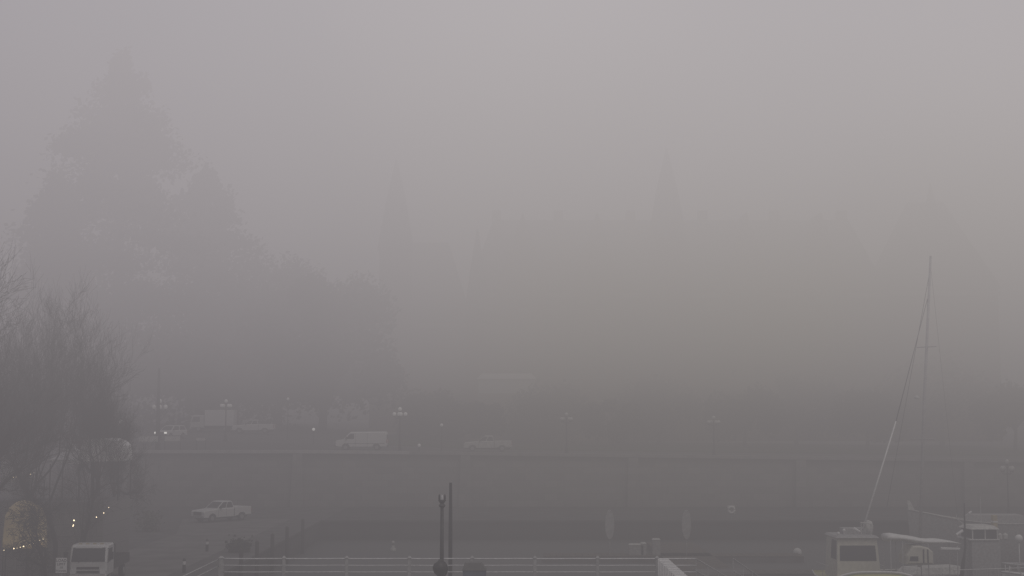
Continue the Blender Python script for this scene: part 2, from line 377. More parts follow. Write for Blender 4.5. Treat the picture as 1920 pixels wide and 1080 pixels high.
def make_boxtruck(label, facing_cab=True, box=True):
    """cab-over truck; local +x is forward"""
    t = thing('delivery_truck', (0, 0, 0), 0, label, 'truck')
    c = MB()
    prof = [(0, .55), (1.75, .55), (1.86, .8), (1.88, 1.38), (1.62, 2.18), (1.45, 2.3), (.1, 2.3), (0, 2.2)]
    c.extrude(prof, -1.03, 1.03, .09); cab = c.build('cab', M['truckpaint'], t)
    P = Vector
    w = MB(); w.panel([P((1.885, -.98, 1.36)), P((1.885, .98, 1.36)), P((1.63, .94, 2.16)), P((1.63, -.94, 2.16))], .05, .02); ws = w.build('windscreen', M['glassdark'], t)
    for y in (-.55, .25):
        wp = MB(); wp.tube([(1.93, y, 1.38), (1.88, y + .5, 1.56)], .012, 4); wp.build('wiper', M['black'], ws)
    for s in (-1, 1):
        q = [P((.5, s * 1.03, 1.35)), P((1.68, s * 1.03, 1.35)), P((1.45, s * 1.03, 2.1)), P((.5, s * 1.03, 2.1))]
        if s > 0: q = [q[1], q[0], q[3], q[2]]
        w = MB(); w.panel(q, .07, .012); w.build('side_window', M['glassdark'], t)
        m_ = MB(); m_.tube([(1.6, s * 1.02, 2.1), (1.8, s * 1.25, 2.05), (1.82, s * 1.27, 1.5), (1.6, s * 1.03, 1.3)], .018, 5)
        ma = m_.build('mirror_arm', M['black'], t)
        m_ = MB(); m_.box(1.76, 1.84, s * 1.27 - .11, s * 1.27 + .11, 1.5, 1.92); m_.build('mirror', M['black'], ma)
    g = MB(); [g.box(1.86, 1.90, -.62, .62, z, z + .11) for z in (.98, .76)]; g.build('grille', M['black'], t)
    g = MB(); g.extrude([(1.7, .42), (1.95, .44), (1.96, .66), (1.7, .7)], -1.02, 1.02, .05); bm = g.build('bumper', M['truckpaint'], t)
    g = MB(); [g.box(1.93, 1.965, y - .28, y + .28, .47, .58) for y in (-.3, .45)]; g.build('bumper_slot', M['black'], bm)
    lights(t, 1.88, (-.82, .82), .82, M['lens'], w=.3, h=.24)
    for y in (-.6, -.2, .2, .6):
        g = MB(); g.box(1.2, 1.3, y - .09, y + .09, 2.3, 2.36); g.build('marker_light', M['tan'], t)
    v = MB(); v.box(1.70, 1.76, -.75, .75, 2.12, 2.22); v.build('sun_visor', M['white'], t)
    u = MB(); u.box(-3.9, 1.5, -.45, .45, .5, .75); u.build('chassis', M['black'], t)
    if box:
        b = MB(); b.box(-4.1, -.12, -1.1, 1.1, .85, 3.0); bx = b.build('cargo_box', M['white'], t)
    else:
        b = MB(); b.box(-4.1, -.12, -1.05, 1.05, .8, .92)
        b.box(-.2, -.12, -1.05, 1.05, .92, 2.2); b.box(-4.1, -.2, -1.05, -1.0, .92, 1.35); b.box(-4.1, -.2, 1.0, 1.05, .92, 1.35); b.box(-4.1, -4.05, -1.0, 1.0, .92, 1.35)
        b.build('flat_bed', M['darkmetal'], t)
    for x in (-2.9, .75):
        for y in (-.86, .86): wheel(t, x, y, .4, .26)
    return t

# near cab-over truck, facing the camera
p = at(172, 1046, 79); tr = make_boxtruck('white cab over truck facing the camera beside the load limit sign', box=False)
tr.location = (p.x - .35, 81, .004); tr.rotation_euler = (0, 0, -PI / 2 + .06)
# pickup on the lower plaza
pk = make_pickup('white crew cab pickup truck parked alone on the lower quay below the wall', M['white'])
p = onz(415, 977, 0); pk.location = (p.x, p.y, .004); pk.rotation_euler = (0, 0, PI + .9)
# causeway vehicles
def put(o, px, Y, rz):
    x = at(px, 800, Y).x; o.location = (x, Y, street_z(x, Y) - .11); o.rotation_euler = (0, 0, rz)
vn = make_van('white cargo van driving left along the top of the causeway wall', M['white']); put(vn, 679, 157, PI)
pk2 = make_pickup('pale pickup truck following behind the white cargo van on the causeway', M['grimy']); put(pk2, 915, 163, PI)
pk3 = make_pickup('pale pickup truck farther up the street behind the second globe lamp', M['white']); put(pk3, 476, 188, PI)
sv = make_suv('pale car with lit headlights facing the camera beside the box truck', M['white']); put(sv, 321, 176, -PI / 2 - .35)
bt = make_boxtruck('pale box truck standing behind the car with lit headlights'); bt.name = 'box_truck'; put(bt, 385, 192, PI)

# ------------------------------------------------------------------ load limit sign
p = at(115, 1060, 76)
sg = thing('load_limit_sign', (p.x, 76, 0), 0, 'small white load limit sign on a post left of the white truck', 'sign')
b = MB(); b.box(-.3, .3, -.012, .012, p.z - .40, p.z + .40); pn = b.build('sign_panel', M['white'], sg)
b = MB(); b.tube([(0, .05, 0), (0, .05, p.z + .3)], .035, 8); b.build('post', M['post'], sg)
for i, (txt, sz, zz) in enumerate((('LOAD', .21, .19), ('LIMIT', .20, .0), ('10', .17, -.17), ('TONNES', .14, -.34))):
    cu = bpy.data.curves.new('lettering', 'FONT'); cu.body = txt; cu.size = sz; cu.align_x = 'CENTER'; cu.extrude = .003
    fo = bpy.data.objects.new('tmp', cu); col.objects.link(fo); bpy.context.view_layer.update()
    me = bpy.data.meshes.new_from_object(fo.evaluated_get(bpy.context.evaluated_depsgraph_get())); bpy.data.objects.remove(fo)
    me.materials.clear(); me.materials.append(M['ink'])
    l = bpy.data.objects.new('lettering', me); col.objects.link(l); l.parent = pn
    l.location = (0, -.018, p.z + zz - .0); l.rotation_euler = (PI / 2, 0, 0)

# ------------------------------------------------------------------ globe lamps on the causeway
def make_lamp(label, lit=True, scale=1):
    t = thing('globe_lamp', (0, 0, 0), 0, label, 'street lamp')
    b = MB(); b.lathe([(.26, 0), (.26, .25), (.17, .35), (.15, .8), (.09, .95), (.075, 3.6), (.10, 3.65), (.06, 3.8), (.05, 4.35)], n=10); b.build('pole', M['darkmetal'], t)
    ar = MB(); gl = [(0, 4.75, 0)]
    for k in range(4):
        a = k * PI / 2 + PI / 4 * .3; ex, ey = math.cos(a) * .62, math.sin(a) * .62
        ar.tube([(0, 0, 3.85), (ex * .5, ey * .5, 3.72), (ex, ey, 3.85), (ex, ey, 4.0)], .03, 5)
        gl.append((ex, 4.2, ey))
    ar.build('arm', M['darkmetal'], t)
    ct = MB()
    for x, z, y in gl: ct.lathe([(.07, z - .3), (.10, z - .2), (.05, z - .18)], (x, y, 0), 8)
    ct.build('globe_collar', M['darkmetal'], t)
    for x, z, y in gl:
        g = MB(); g.sphere((x, y, z), .215, 12); g.build('globe', M['globe'], t, True)
    return t
LAMPG = 'five globe lamps along the causeway'
lp = make_lamp('five globe lamp at the left end of the causeway, in front of the tall pole'); lp['group'] = LAMPG
def dull_globes(o):
    for k in kids(o):
        if k.name.startswith('globe') and 'collar' not in k.name:
            k.data = k.data.copy(); k.data.materials[0] = M['grimy']
def lamp_at(o, px, py, Y, rz=0):
    q = at(px, py, Y); o.location = (q.x, Y, q.z - 4.75); o.rotation_euler = (0, 0, rz)
    # sit on the street
    o.location.z = street_z(q.x, Y) - .13; o.scale = (1, 1, (q.z - o.location.z) / 4.75)
lamp_at(lp, 300, 752, 153)
for px, py, Y, rz, lb in ((424, 752, 172, .5, 'five globe lamp left of the far pale pickup'),
                          (750, 767, 153.5, 0, 'five globe lamp just behind the white cargo van'),
                          (1062, 777, 154, .3, 'faint five globe lamp right of the two pickups, mid causeway'),
                          (1338, 783, 155, .1, 'faint five globe lamp far right of the causeway pickups')):
    c = dup(lp); c['label'] = lb; lamp_at(c, px, py, Y, rz)
    if px > 1000: dull_globes(c)
c = dup(lp); c['label'] = 'globe lamp standing above the moored boats at the far right edge'; q = at(1888, 866, 131); c.location = (q.x, 131, 0); c.scale = (.9, .9, q.z / 4.75); dull_globes(c)
# single-globe posts
def single(px, py, Y, label, m=None, base=None):
    q = at(px, py, Y); z0 = street_z(q.x, Y) - .13 if base is None else base
    t = thing('single_globe_lamp', (q.x, Y, z0), 0, label, 'street lamp', 'single globe posts'); h = q.z - z0
    b = MB(); b.lathe([(.12, 0), (.06, .3), (.045, h - .15), (.09, h - .12)], n=8); b.build('pole', M['darkmetal'], t)
    g = MB(); g.sphere((0, 0, h), .18, 12); g.build('globe', m or M['globe'], t, True)
single(226, 790, 140, 'single bright globe lamp at the edge of the bare trees', M['globeon'], 4.2 if False else 0)
single(588, 805, 170, 'small lit globe lamp ahead of the white cargo van', M['globeon'])
single(828, 797, 158, 'single globe lamp between the cargo van and the pickup behind it')
single(786, 835, 152.5, 'low globe bollard light just behind the cargo van')
single(540, 748, 178, 'faint tall single globe lamp ahead of the van, by the dark tree')
# tall dark pole beside lamp 1
q = at(298, 690, 152); b = MB(); z0 = street_z(q.x, 152) - .13
b.lathe([(.30, z0), (.24, z0 + .6), (.20, z0 + 4), (.13, q.z)], (q.x, 152.1, 0), 10)
tag(b.build('flag_pole', M['darkmetal']), 'tall thick dark pole rising behind the leftmost globe lamp', 'pole')
# white banners on a low fence at left end
for px0, px1, y0, y1, lb in ((261, 296, 818, 828, 'white banner panel left of the leftmost globe lamp'), (309, 338, 818, 827, 'white banner panel right of the leftmost globe lamp'), (368, 385, 821, 826, 'small narrow pale panel on the far causeway fence')):
    a = at(px0, y0, 151.2); c_ = at(px1, y1, 151.2); t = thing('banner_panel', ((a.x + c_.x) / 2, 151.2, street_z(a.x, 151) - .1), 0, lb, 'banner')
    w = (c_.x - a.x) / 2; zz = t.location.z
    b = MB(); b.box(-w, w, -.02, .02, c_.z - zz, a.z - zz); b.build('panel', M['grimy'], t)
    for s in (-1, 1):
        b = MB(); b.box(s * w - .04, s * w + .04, .025, .09, 0, a.z - zz); b.build('post', M['darkmetal'], t)

# ------------------------------------------------------------------ near railing
RY = 53.0
def zr(py, px=960): return at(px, py, RY).z
ztop = zr(1047.5); zmid = zr(1060); zlow = zr(1072.5); DK = ztop - 1.02
dk = MB(); dk.box(at(405, 1000, RY).x, at(1310, 1000, RY).x, 12, RY + .35, DK - .35, DK)
tag(dk.build('pier_deck', M['concrete']), kind='structure')
for i in range(5):
    for j in range(3):
        b = MB(); x = -9.5 + i * 4.1; y = 20 + j * 15.5; b.tube([(x, y, -4.8), (x, y, DK - .36)], .2, 10)
        tag(b.build('pier_pile', M['piling']), 'dark round timber pile holding up the pier deck', 'pile', 'piles under the pier deck')
rl = thing('pier_railing', (0, RY, DK), 0, 'pale pipe railing with square posts along the near pier edge', 'railing')
px0 = 415; posts = [415 + 117.6 * i for i in range(7)] + [1232]
xl = at(412, 1050, RY).x; xr_ = at(1305, 1050, RY).x
for zz in (ztop, zmid, zlow):
    b = MB(); pts = [(xl, 0, zz - DK)] + [(xl + (xr_ - xl) * k / 40, .008 * math.sin(k * 2.1), zz - DK - .006 * math.sin(k * PI / 5) ** 2) for k in range(1, 40)] + [(xr_, 0, zz - DK)]
    b.tube(pts, .026 if zz == ztop else .02, 8); b.build('rail', M['rail'], rl, True)
for k, px in enumerate(posts):
    x = at(px, 1050, RY).x; b = MB(); w = .055 if k else .09
    b.box(x - w, x + w, -.05, .05, 0, ztop - DK + .02); po = b.build('post', M['post'], rl)
    b = MB(); b.frustum(x - w - .02, x + w + .02, -.07, .07, ztop - DK + .02, x - .03, x + .03, -.02, .02, ztop - DK + .10); b.build('post_cap', M['post'], po)
# left return railing toward the camera
for zz in (ztop - .03, zmid - .03):
    b = MB(); b.tube([(xl - .05, 0, zz - DK), (xl - .05, -8, zz - DK)], .024, 6); b.build('rail', M['post'], rl, True)
# row of white upright slats running back toward the camera
xs0 = at(1243, 1046, RY - .3).x
wf = thing('slatted_barrier', (xs0, RY - .4, DK), 0, 'bright white barrier of close flat topped slats receding toward the camera at the railing', 'barrier')
for k in range(11):
    y = -k * .56; b = MB()
    b.extrude([(-.21, 0), (-.17, 0), (-.17, 1.0), (.17, 1.0), (.17, 0), (.21, 0), (.21, 1.045), (.17, 1.06), (-.17, 1.06), (-.21, 1.045)], y - .16, y + .0)
    b.build('slat', M['white'], wf)
# gangway leading down to the floats
gw = thing('gangway', (xr_, RY, DK), 0, 'sloping metal gangway with handrails leading down from the pier to the floats', 'gangway')
p1 = at(1305, 1053, RY); p2 = Vector((13.4, 74, WL + 1.5))
d = p2 - Vector((xr_, RY, ztop)); 
for off, nm in ((0, 'handrail'), (-.45, 'midrail'), (-.95, 'stringer')):
    for sx in (0, 1.4):
        b = MB(); b.tube([(sx, 0, ztop - DK + off), (sx + d.x, d.y, ztop - DK + off + d.z)], .024 if off > -.9 else .06, 6); b.build(nm, M['post'], gw, True)
b = MB(); b.add([(0, 0, ztop - DK - .92), (1.4, 0, ztop - DK - .92), (1.4 + d.x, d.y, ztop - DK - .92 + d.z), (d.x, d.y, ztop - DK - .92 + d.z)], [(0, 1, 2, 3)]); b.build('walkway', M['rail'], gw)
for i in range(9):
    u = i / 8
    for sx in (0, 1.4):
        b = MB(); q = Vector((sx + d.x * u, d.y * u, ztop - DK + d.z * u)); b.tube([q, q - Vector((0, 0, .95))], .018, 5); b.build('baluster', M['post'], gw)

# poles near the railing
q = at(829, 925, 50.5)
lt = thing('harbour_lamp_post', (q.x, 50.5, DK), 0, 'dark round lamp post with small crossbar top standing behind the near railing', 'lamp post')
h = q.z - DK
b = MB(); b.lathe([(.11, 0), (.09, .3), (.075, 1), (.06, h - .5)], n=10); b.build('pole', M['darkmetal'], lt, True)
b = MB(); b.lathe([(.06, h - .52), (.13, h - .44), (.07, h - .36), (.12, h - .28), (.05, h - .22)], n=10); b.build('capital', M['darkmetal'], lt)
b = MB(); b.tube([(-.14, 0, h - .26), (.14, 0, h - .26)], .02, 6); cb = b.build('crossbar', M['darkmetal'], lt)
for s in (-1, 1):
    b = MB(); b.lathe([(.02, h - .25), (.035, h - .2), (.03, h - .08), (.005, h - .02)], (s * .1, 0, 0), 8); b.build('finial', M['darkmetal'], cb)
b = MB(); b.lathe([(.035, h - .26), (.03, h - .12), (.01, h - .05)], n=8); b.build('lens', M['lens'], lt)
q = at(845, 905, 60); b = MB(); b.lathe([(.09, -4.5), (.085, q.z - 2), (.06, q.z)], (q.x, 60, 0), 8)
tag(b.build('slim_pole', M['darkmetal']), 'slimmer bare dark pole just right of the dark lamp post', 'pole')
# dark lantern head in front of the railing
q = at(825, 1050, 47)
ln_ = thing('deck_lantern', (q.x, 47, DK), 0, 'dark squat lantern head with curved bracket in front of the lamp post', 'lantern')
h = q.z - DK
b = MB(); b.lathe([(.05, 0), (.05, h - .55), (.06, h - .5)], n=8); b.build('pole', M['darkmetal'], ln_)
b = MB(); b.lathe([(.10, h - .52), (.2, h - .42), (.25, h - .26), (.2, h - .12), (.08, h - .04), (.03, h)], n=14); b.build('housing', M['darkmetal'], ln_, True)
b = MB(); b.tube([Vector((-.05 + .3 * math.sin(t), 0, h - .3 + .3 * math.cos(t))) for t in [i * PI / 8 for i in range(0, 8)]], .03, 6); b.build('bracket', M['darkmetal'], ln_)
# blue-black bin in front of the railing
a = at(868, 1054, 51.5); c_ = at(912, 1054, 51.5)
bn = thing('storage_bin', ((a.x + c_.x) / 2, 51.5, DK), 0, 'dark bluish storage bin with sloping lid beside the railing right of the lamp post', 'bin')
w = (c_.x - a.x) / 2
b = MB(); b.frustum(-w + .04, w - .04, -.3, .3, 0, -w, w, -.34, .34, .78); b.build('bin_body', M['blue'], bn)
b = MB(); b.frustum(-w - .02, w + .02, -.37, .37, .78, -w + .08, w - .2, -.25, .25, a.z - DK); b.build('lid', M['lidgrey'], bn)

# ------------------------------------------------------------------ quay-edge bollards
for i, (px, py, Y) in enumerate(((465, 0, 89), (480, 0, 94.5), (495, 0, 100.5), (507, 0, 107), (520, 0, 115))):
    x = -17.15; t = thing('mooring_pile', (x, Y, WL), 0, 'dark upright mooring pile at the quay edge, one of a receding row', 'pile', 'mooring piles along the quay edge')
    b = MB(); b.tube([(0, 0, -3), (0, 0, 2.7)], [.17, .13], 10); b.build('shaft', M['piling'], t)
    b = MB(); b.lathe([(.15, 2.7), (.13, 2.76), (.02, 2.84)], n=10); b.build('cap', M['piling'], t)
for px, py in ((345, 1058), (388, 1018)):
    q = onz(px, py + 16, 0); t = thing('bollard', (q.x, q.y, .004), 0, 'short bollard with pale reflective band %s' % ('near the edge of the access road' if px == 345 else 'with round top farther up the access road'), 'bollard')
    b = MB(); b.lathe([(.11, 0), (.10, .75), (.06, .86), (.01, .9)], n=10); b.build('shaft', M['darkmetal'], t)
    b = MB(); b.lathe([(.108, .5), (.106, .7)], n=10); b.build('band', M['white'], t)

# ------------------------------------------------------------------ docks / floats
def float_dock(x0, x1, y0, y1, label):
    t = thing('floating_dock', ((x0 + x1) / 2, (y0 + y1) / 2, WL), 0, label, 'dock')
    w, l = (x1 - x0) / 2, (y1 - y0) / 2
    b = MB(); n = max(2, int(2 * w / .5)) if w > l else max(2, int(2 * l / .5))
    if w > l:
        for k in range(n): b.box(-w + k * 2 * w / n, -w + (k + .94) * 2 * w / n, -l, l, .42, .48)
    else:
        for k in range(n): b.box(-w, w, -l + k * 2 * l / n, -l + (k + .94) * 2 * l / n, .42, .48)
    b.build('deck_planks', M['timber'], t)
    b = MB(); b.box(-w + .02, w - .02, -l + .02, l - .02, -.2, .415); b.build('float', M['concrete'], t)
    return t
q = at(1215, 1010, 108)
float_dock(q.x - 8, q.x + 12, 108, 110.6, 'long timber float with upright boards in the middle of the harbour')
float_dock(11.5, 15.5, 70, 120, 'long timber float running back from the gangway foot')
float_dock(15.5, 45, 96, 98.5, 'timber float crossing behind the moored boats')
float_dock(20, 45, 72, 74.5, 'timber float in front of the moored boats')
# upright oval boards
for px, lb in ((1143, 'upright pale oval board standing on the float, left of the white dock boxes'), (1287, 'upright pale oval board standing on the float, right of the white dock boxes')):
    q = at(px, 985, 109.2); z0 = WL + .48
    t = thing('upright_board', (q.x, 109.2, z0), 0, lb, 'board')
    b = MB(); N = 18; hh = 1.15; zc = q.z - z0 + .05; zc = max(zc, hh + .35)
    fr = [(.36 * math.sin(2 * PI * i / N), zc + hh * math.cos(2 * PI * i / N)) for i in range(N)]
    b.extrude(fr, -.06, .06, .02); b.build('panel', M['dull'], t)
    b = MB(); b.tube([(0, .1, 0), (0, .1, zc)], .05, 6); b.build('post', M['dull'], t)
# dock boxes and small boat
for px, w, h_, lb in ((1192, .55, .75, 'low white dock box on the float between the upright boards'), (1206, .2, .85, 'narrow white pedestal beside the low dock box'), (1230, .3, 1.15, 'tall white dock locker on the float')):
    q = at(px, 1000, 109.3); t = thing('dock_box', (q.x, 109.3, WL + .48), 0, lb, 'dock box')
    b = MB(); b.box(-w, w, -.3, .3, 0, h_); b.build('box_body', M['dull'], t)
    b = MB(); b.frustum(-w - .03, w + .03, -.34, .34, h_, -w + .05, w - .05, -.2, .2, h_ + .1); b.build('lid', M['grimy'], t)

def hull(L, B, H, fine=2.2, n=14, rise=.5, stern=.75, name='hull'):
    """hull along +x (bow), sheer rises to the bow; z=0 is waterline"""
    vs = []; fs = []; m = 9
    for i in range(n + 1):
        u = i / n; x = -L / 2 + L * u
        hb = B / 2 * (1 - max(0, (u - .35) / .65) ** fine) * (stern + (1 - stern) * min(1, u / .35))
        hb = max(hb, .02); sz = H * (1 + rise * max(0, u - .2) ** 2)
        for j in range(m):
            a = j / (m - 1) * 2 - 1; s = abs(a)
            y = math.copysign(hb * min(1, (s ** .55)), a) if s else 0
            z = -.45 * (1 - s ** 2.5) + (sz * (s ** 2.2))
            vs.append((x + (.35 * s ** 2 if u > .9 else 0) * (u - .9) * 10, y, z))
    for i in range(n):
        for j in range(m - 1):
            k = i * m + j; fs.append((k, k + 1, k + m + 1, k + m))
    fs.append(tuple(range(m))[::-1])
    deck = []
    for i in range(n): deck.append((i * m, (i + 1) * m, (i + 1) * m + m - 1, i * m + m - 1))
    edge = [[vs[i * m] for i in range(n + 1)], [vs[i * m + m - 1] for i in range(n + 1)]]
    hb_ = MB(); hb_.add(vs, fs)
    dv = []; 
    for i in range(n + 1): 
        a = Vector(vs[i * m]); c = Vector(vs[i * m + m - 1]); a.z -= .12; c.z -= .12; dv += [a * 1.0, c * 1.0]
    db = MB(); db.add(dv, [(2 * i, 2 * i + 1, 2 * i + 3, 2 * i + 2) for i in range(n)])
    gb = MB()
    for e in edge: gb.tube(e, .045, 6)
    return hb_, db, gb, edge

# ---- yellow and white work boat
YB = 84.5
q = at(1615, 1070, YB)
t = thing('harbour_launch', (q.x + .1, YB + 2.2, WL), -PI / 2 + .02, 'launch with white wheelhouse and wide dark windscreen, bow toward the camera', 'boat')
hb, db, gb, edge = hull(8.6, 4.2, 1.25, 2.6, rise=.30)
hb.build('hull', M['yellow'], t, True); db.build('deck', M['yellow'], t); gb.build('gunwale', M['white'], t, True)
b = MB(); zc0 = 1.3; zc1 = at(1615, 1012, YB).z - WL
b.frustum(-1.9, 1.15, -1.35, 1.35, zc0, -1.8, .85, -1.2, 1.2, zc1); b.build('wheelhouse', M['cream'], t)
b = MB(); b.frustum(-2.0, 1.05, -1.32, 1.32, zc1, -1.9, .9, -1.2, 1.2, zc1 + .12); b.build('wheelhouse_roof', M['post'], t)
P = Vector; zw = at(1615, 1026, YB).z - WL; zm = at(1615, 1056, YB).z - WL
def lerp(a, b, u): return a + (b - a) * u
xf_ = lambda z: lerp(1.15, .85, (z - zc0) / (zc1 - zc0)); yw = lambda z: lerp(1.35, 1.2, (z - zc0) / (zc1 - zc0))
b = MB(); b.panel([P((xf_(zm), -yw(zm) + .12, zm)), P((xf_(zm), yw(zm) - .12, zm)), P((xf_(zw), yw(zw) - .1, zw)), P((xf_(zw), -yw(zw) + .1, zw))], .04, .02); b.build('windscreen', M['glassdark'], t)
for s in (-1, 1):
    q4 = [P((-.6, s * yw(zm), zm)), P((.85, s * yw(zm), zm)), P((.7, s * yw(zc1), zc1 - .1)), P((-.6, s * yw(zc1), zc1 - .1))]
    if s > 0: q4 = [q4[1], q4[0], q4[3], q4[2]]
    b = MB(); b.panel(q4, .12, .02); b.build('side_window', M['glassdark'], t)
zt = zc1 + .12
b = MB(); b.tube([(.2, .4, zt + .75), (.2, 1.1, zt + .68)], .05, 6); b.tube([(.2, .45, zt), (.2, .45, zt + .72)], .03, 5); b.tube([(.2, 1.05, zt), (.2, 1.05, zt + .68)], .03, 5); b.build('light_bar', M['grimy'], t)
b = MB(); b.tube([(.6, -.1, zt + .42), (.9, .2, zt + .25)], [.1, .05], 8); b.tube([(.6, -.05, zt), (.6, -.05, zt + .38)], .02, 5); b.build('horn', M['white'], t)
for y, z in ((-.7, .3), (-1.05, .12)):
    b = MB(); b.sphere((.5, y, zt + z), .1, 8); b.tube([(.5, y, zt - .02), (.5, y, zt + z)], .03, 5); b.build('deck_lamp', M['white'], t, True)
b = MB(); b.lathe([(.3, zt), (.32, zt + .5), (.25, zt + .75), (.05, zt + .85)], (-.6, 1.1, 0), 12); b.build('radome', M['grimy'], t, True)
b = MB(); b.box(-1.4, -.3, -.5, .9, zt, zt + .35); b.build('life_raft', M['post'], t)
for s in (-1, 1):
    b = MB()
    for x in (.3, -.8): b.tube([(x, s * 1.75, 1.2), (x, s * 1.75, 2.0)], .02, 5)
    b.tube([(.6, s * 1.7, 2.0), (-2.2, s * 1.8, 2.0)], .02, 5)
    b.build('side_rail', M['rail'], t)
for k in range(3):
    b = MB(); b.tube([(-1.2 + k * .9, 2.2, .2), (-1.2 + k * .9, 2.2, .9)], .1, 8); b.build('fender', M['blue'], t)
# rounded pale yellow tender lying in front of the wheelhouse
a_ = at(1640, 1071.5, 79.5)
t = thing('covered_tender', (a_.x, 79.5, WL), 0, 'pale yellow rounded tender with white rim in front of the launch', 'boat')
hh = a_.z - WL; hw = 3.3; N = 28
vs = []
for i in range(N + 1):
    u = -1 + 2 * i / N; zz = .35 + (hh - .35) * max(0, 1 - abs(u) ** 3.4) ** .6
    for j in range(9):
        a = PI * j / 8; vs.append((hw * u, -1.15 * math.cos(a) * max(.05, (1 - abs(u) ** 3) ** .5), -.1 + (zz + .1) * math.sin(a) ** .7))
b = MB(); b.add(vs, [(i * 9 + j, i * 9 + j + 1, (i + 1) * 9 + j + 1, (i + 1) * 9 + j) for i in range(N) for j in range(8)]); b.build('hull', M['yellow'], t, True)
b = MB(); b.tube([(hw * u, -.35, .35 + (hh - .35) * max(0, 1 - abs(u) ** 3.4) ** .6) for u in [-.98 + 1.96 * i / N for i in range(N + 1)]], .07, 6); b.build('rim', M['white'], t, True)
# small open boat with pale flat roof at the lower edge
a_ = at(1355, 1069, 69)
t = thing('flat_roof_boat', (a_.x, 69, WL), .15, 'small boat with a pale flat roof beside the gangway, mostly below the frame', 'boat')
hb, db, gb, edge = hull(4.6, 1.8, .7, 2.3, rise=.4)
hb.build('hull', M['grimy'], t, True); db.build('deck', M['timber'], t); gb.build('gunwale', M['post'], t, True)
zz = a_.z - WL; b = MB(); b.frustum(-1.35, 1.2, -.85, .85, zz - .12, -1.25, 1.05, -.75, .75, zz); b.build('roof', M['concrete'], t)
for x in (-1.15, .95):
    for s in (-1, 1):
        b = MB(); b.tube([(x, s * .6, .5), (x, s * .68, zz - .1)], .03, 6); b.build('roof_post', M['rail'], t)

# ---- tall sailing boat with forestay
SB = 90.0
foot = at(1721, 1020, SB); top = at(1745, 480, SB); bow = at(1618, 992, SB - 3.0)
t = thing('sailing_boat', (foot.x, SB, WL), PI + .35, 'sailing boat with very tall bare mast and pale forestay, behind the canopy boat', 'sailing boat')
hb, db, gb, edge = hull(12, 3.4, 1.2, 2.4, rise=.35)
hb.build('hull', M['hulldark'], t, True); db.build('deck', M['grimy'], t); gb.build('gunwale', M['grimy'], t, True)
b = MB(); b.frustum(-3.2, 1.2, -.95, .95, 1.05, -2.9, .7, -.8, .8, 1.55); b.build('cabin', M['grimy'], t)
inv = (Matrix.Translation(t.location) @ Matrix.Rotation(PI + .35, 4, 'Z')).inverted()
mt = MB(); mt.tube([inv @ Vector((foot.x, SB, WL + .9)), inv @ lerp(foot, top, .5), inv @ top], [.11, .10, .07], 8); mst = mt.build('mast', M['spar'], t, True)
b = MB()
for u, w_ in ((.36, 1.0), (.68, .75)):
    c_ = lerp(foot, top, u); b.tube([inv @ (c_ + Vector((-w_ * .6, .6, 0))), inv @ (c_ + Vector((w_ * .6, -.6, 0)))], .03, 5)
b.build('spreader', M['spar'], mst)
hd = at(1739, 560, SB); midp = at(1680, 790, SB - 1.6)
b = MB(); b.tube([inv @ hd, inv @ lerp(hd, midp, .5), inv @ midp], [.016, .022, .03], 6); b.build('forestay', M['darkmetal'], t, True)
b = MB(); b.tube([inv @ midp, inv @ bow], [.045, .06], 6); b.build('furled_jib', M['whitemat'], t, True)
b = MB(); a_ = at(1745, 500, SB); b.tube([inv @ a_, inv @ at(1663, 950, SB + 1)], .014, 4); b.tube([inv @ hd, inv @ at(1728, 1000, SB + 1.5)], .012, 4); b.tube([inv @ a_, inv @ at(1800, 1015, SB + 4)], .007, 4); b.build('shroud', M['darkmetal'], t)
b = MB(); b.lathe([(.02, -.05), (.16, 0), (.16, .12), (.02, .18)], tuple(inv @ at(1719, 747, SB - .4)), 10); b.build('radar', M['grimy'], mst)

# ---- canopy boat: long pale hardtop above white dodger
CB = 83.0
c0 = at(1658, 1007, CB); c1 = at(1795, 1018, CB)
t = thing('canopy_boat', ((c0.x + c1.x) / 2, CB, WL), 0, 'low white boat under a long pale canopy roof right of the launch', 'boat')
hb, db, gb, edge = hull(8.0, 2.6, 1.0, 2.3, rise=.4)
hb.build('hull', M['grimy'], t, True); db.build('deck', M['timber'], t); gb.build('gunwale', M['grimy'], t, True)
w = (c1.x - c0.x) / 2; zA = c0.z - WL; zB = c1.z - WL
b = MB(); N = 12; vs = []
for i in range(N + 1):
    u = i / N; x = -w + 2 * w * u; zc = lerp(zA, zB, u) + .05 * math.sin(u * 9); hh = (.22 - .10 * u) * min(1, 3.2 * (1.02 - u)); ww = .8
    for j in range(10):
        a = 2 * PI * j / 10; vs.append((x, ww * math.cos(a), zc + hh * math.sin(a) * (1 + .12 * math.sin(i * 1.7))))
b.add(vs, [(i * 10 + j, i * 10 + (j + 1) % 10, (i + 1) * 10 + (j + 1) % 10, (i + 1) * 10 + j) for i in range(N) for j in range(10)] + [tuple(range(10))[::-1], tuple(range(N * 10, N * 10 + 10))])
b.build('canopy', M['whitemat'], t, True)
b = MB(); b.extrude([(.9, zB - .32), (2.0, zB - .36), (2.05, zB - .22), (.9, zB - .18)], -.9, -.5, .04); b.build('rolled_cover', M['white'], t)
for x in (-2.0, -1.3, .2, 1.9):
    for s in (-1, 1):
        b = MB(); b.tube([(x, s * .75, .9), (x, s * .75, lerp(zA, zB, (x + w) / (2 * w)) - .12)], .03, 6); b.build('canopy_post', M['rail'], t)
dx0 = at(1692, 1040, CB).x - t.location.x; dx1 = at(1742, 1040, CB).x - t.location.x; zd = at(1715, 1021, CB).z - WL; zb = at(1715, 1056, CB).z - WL
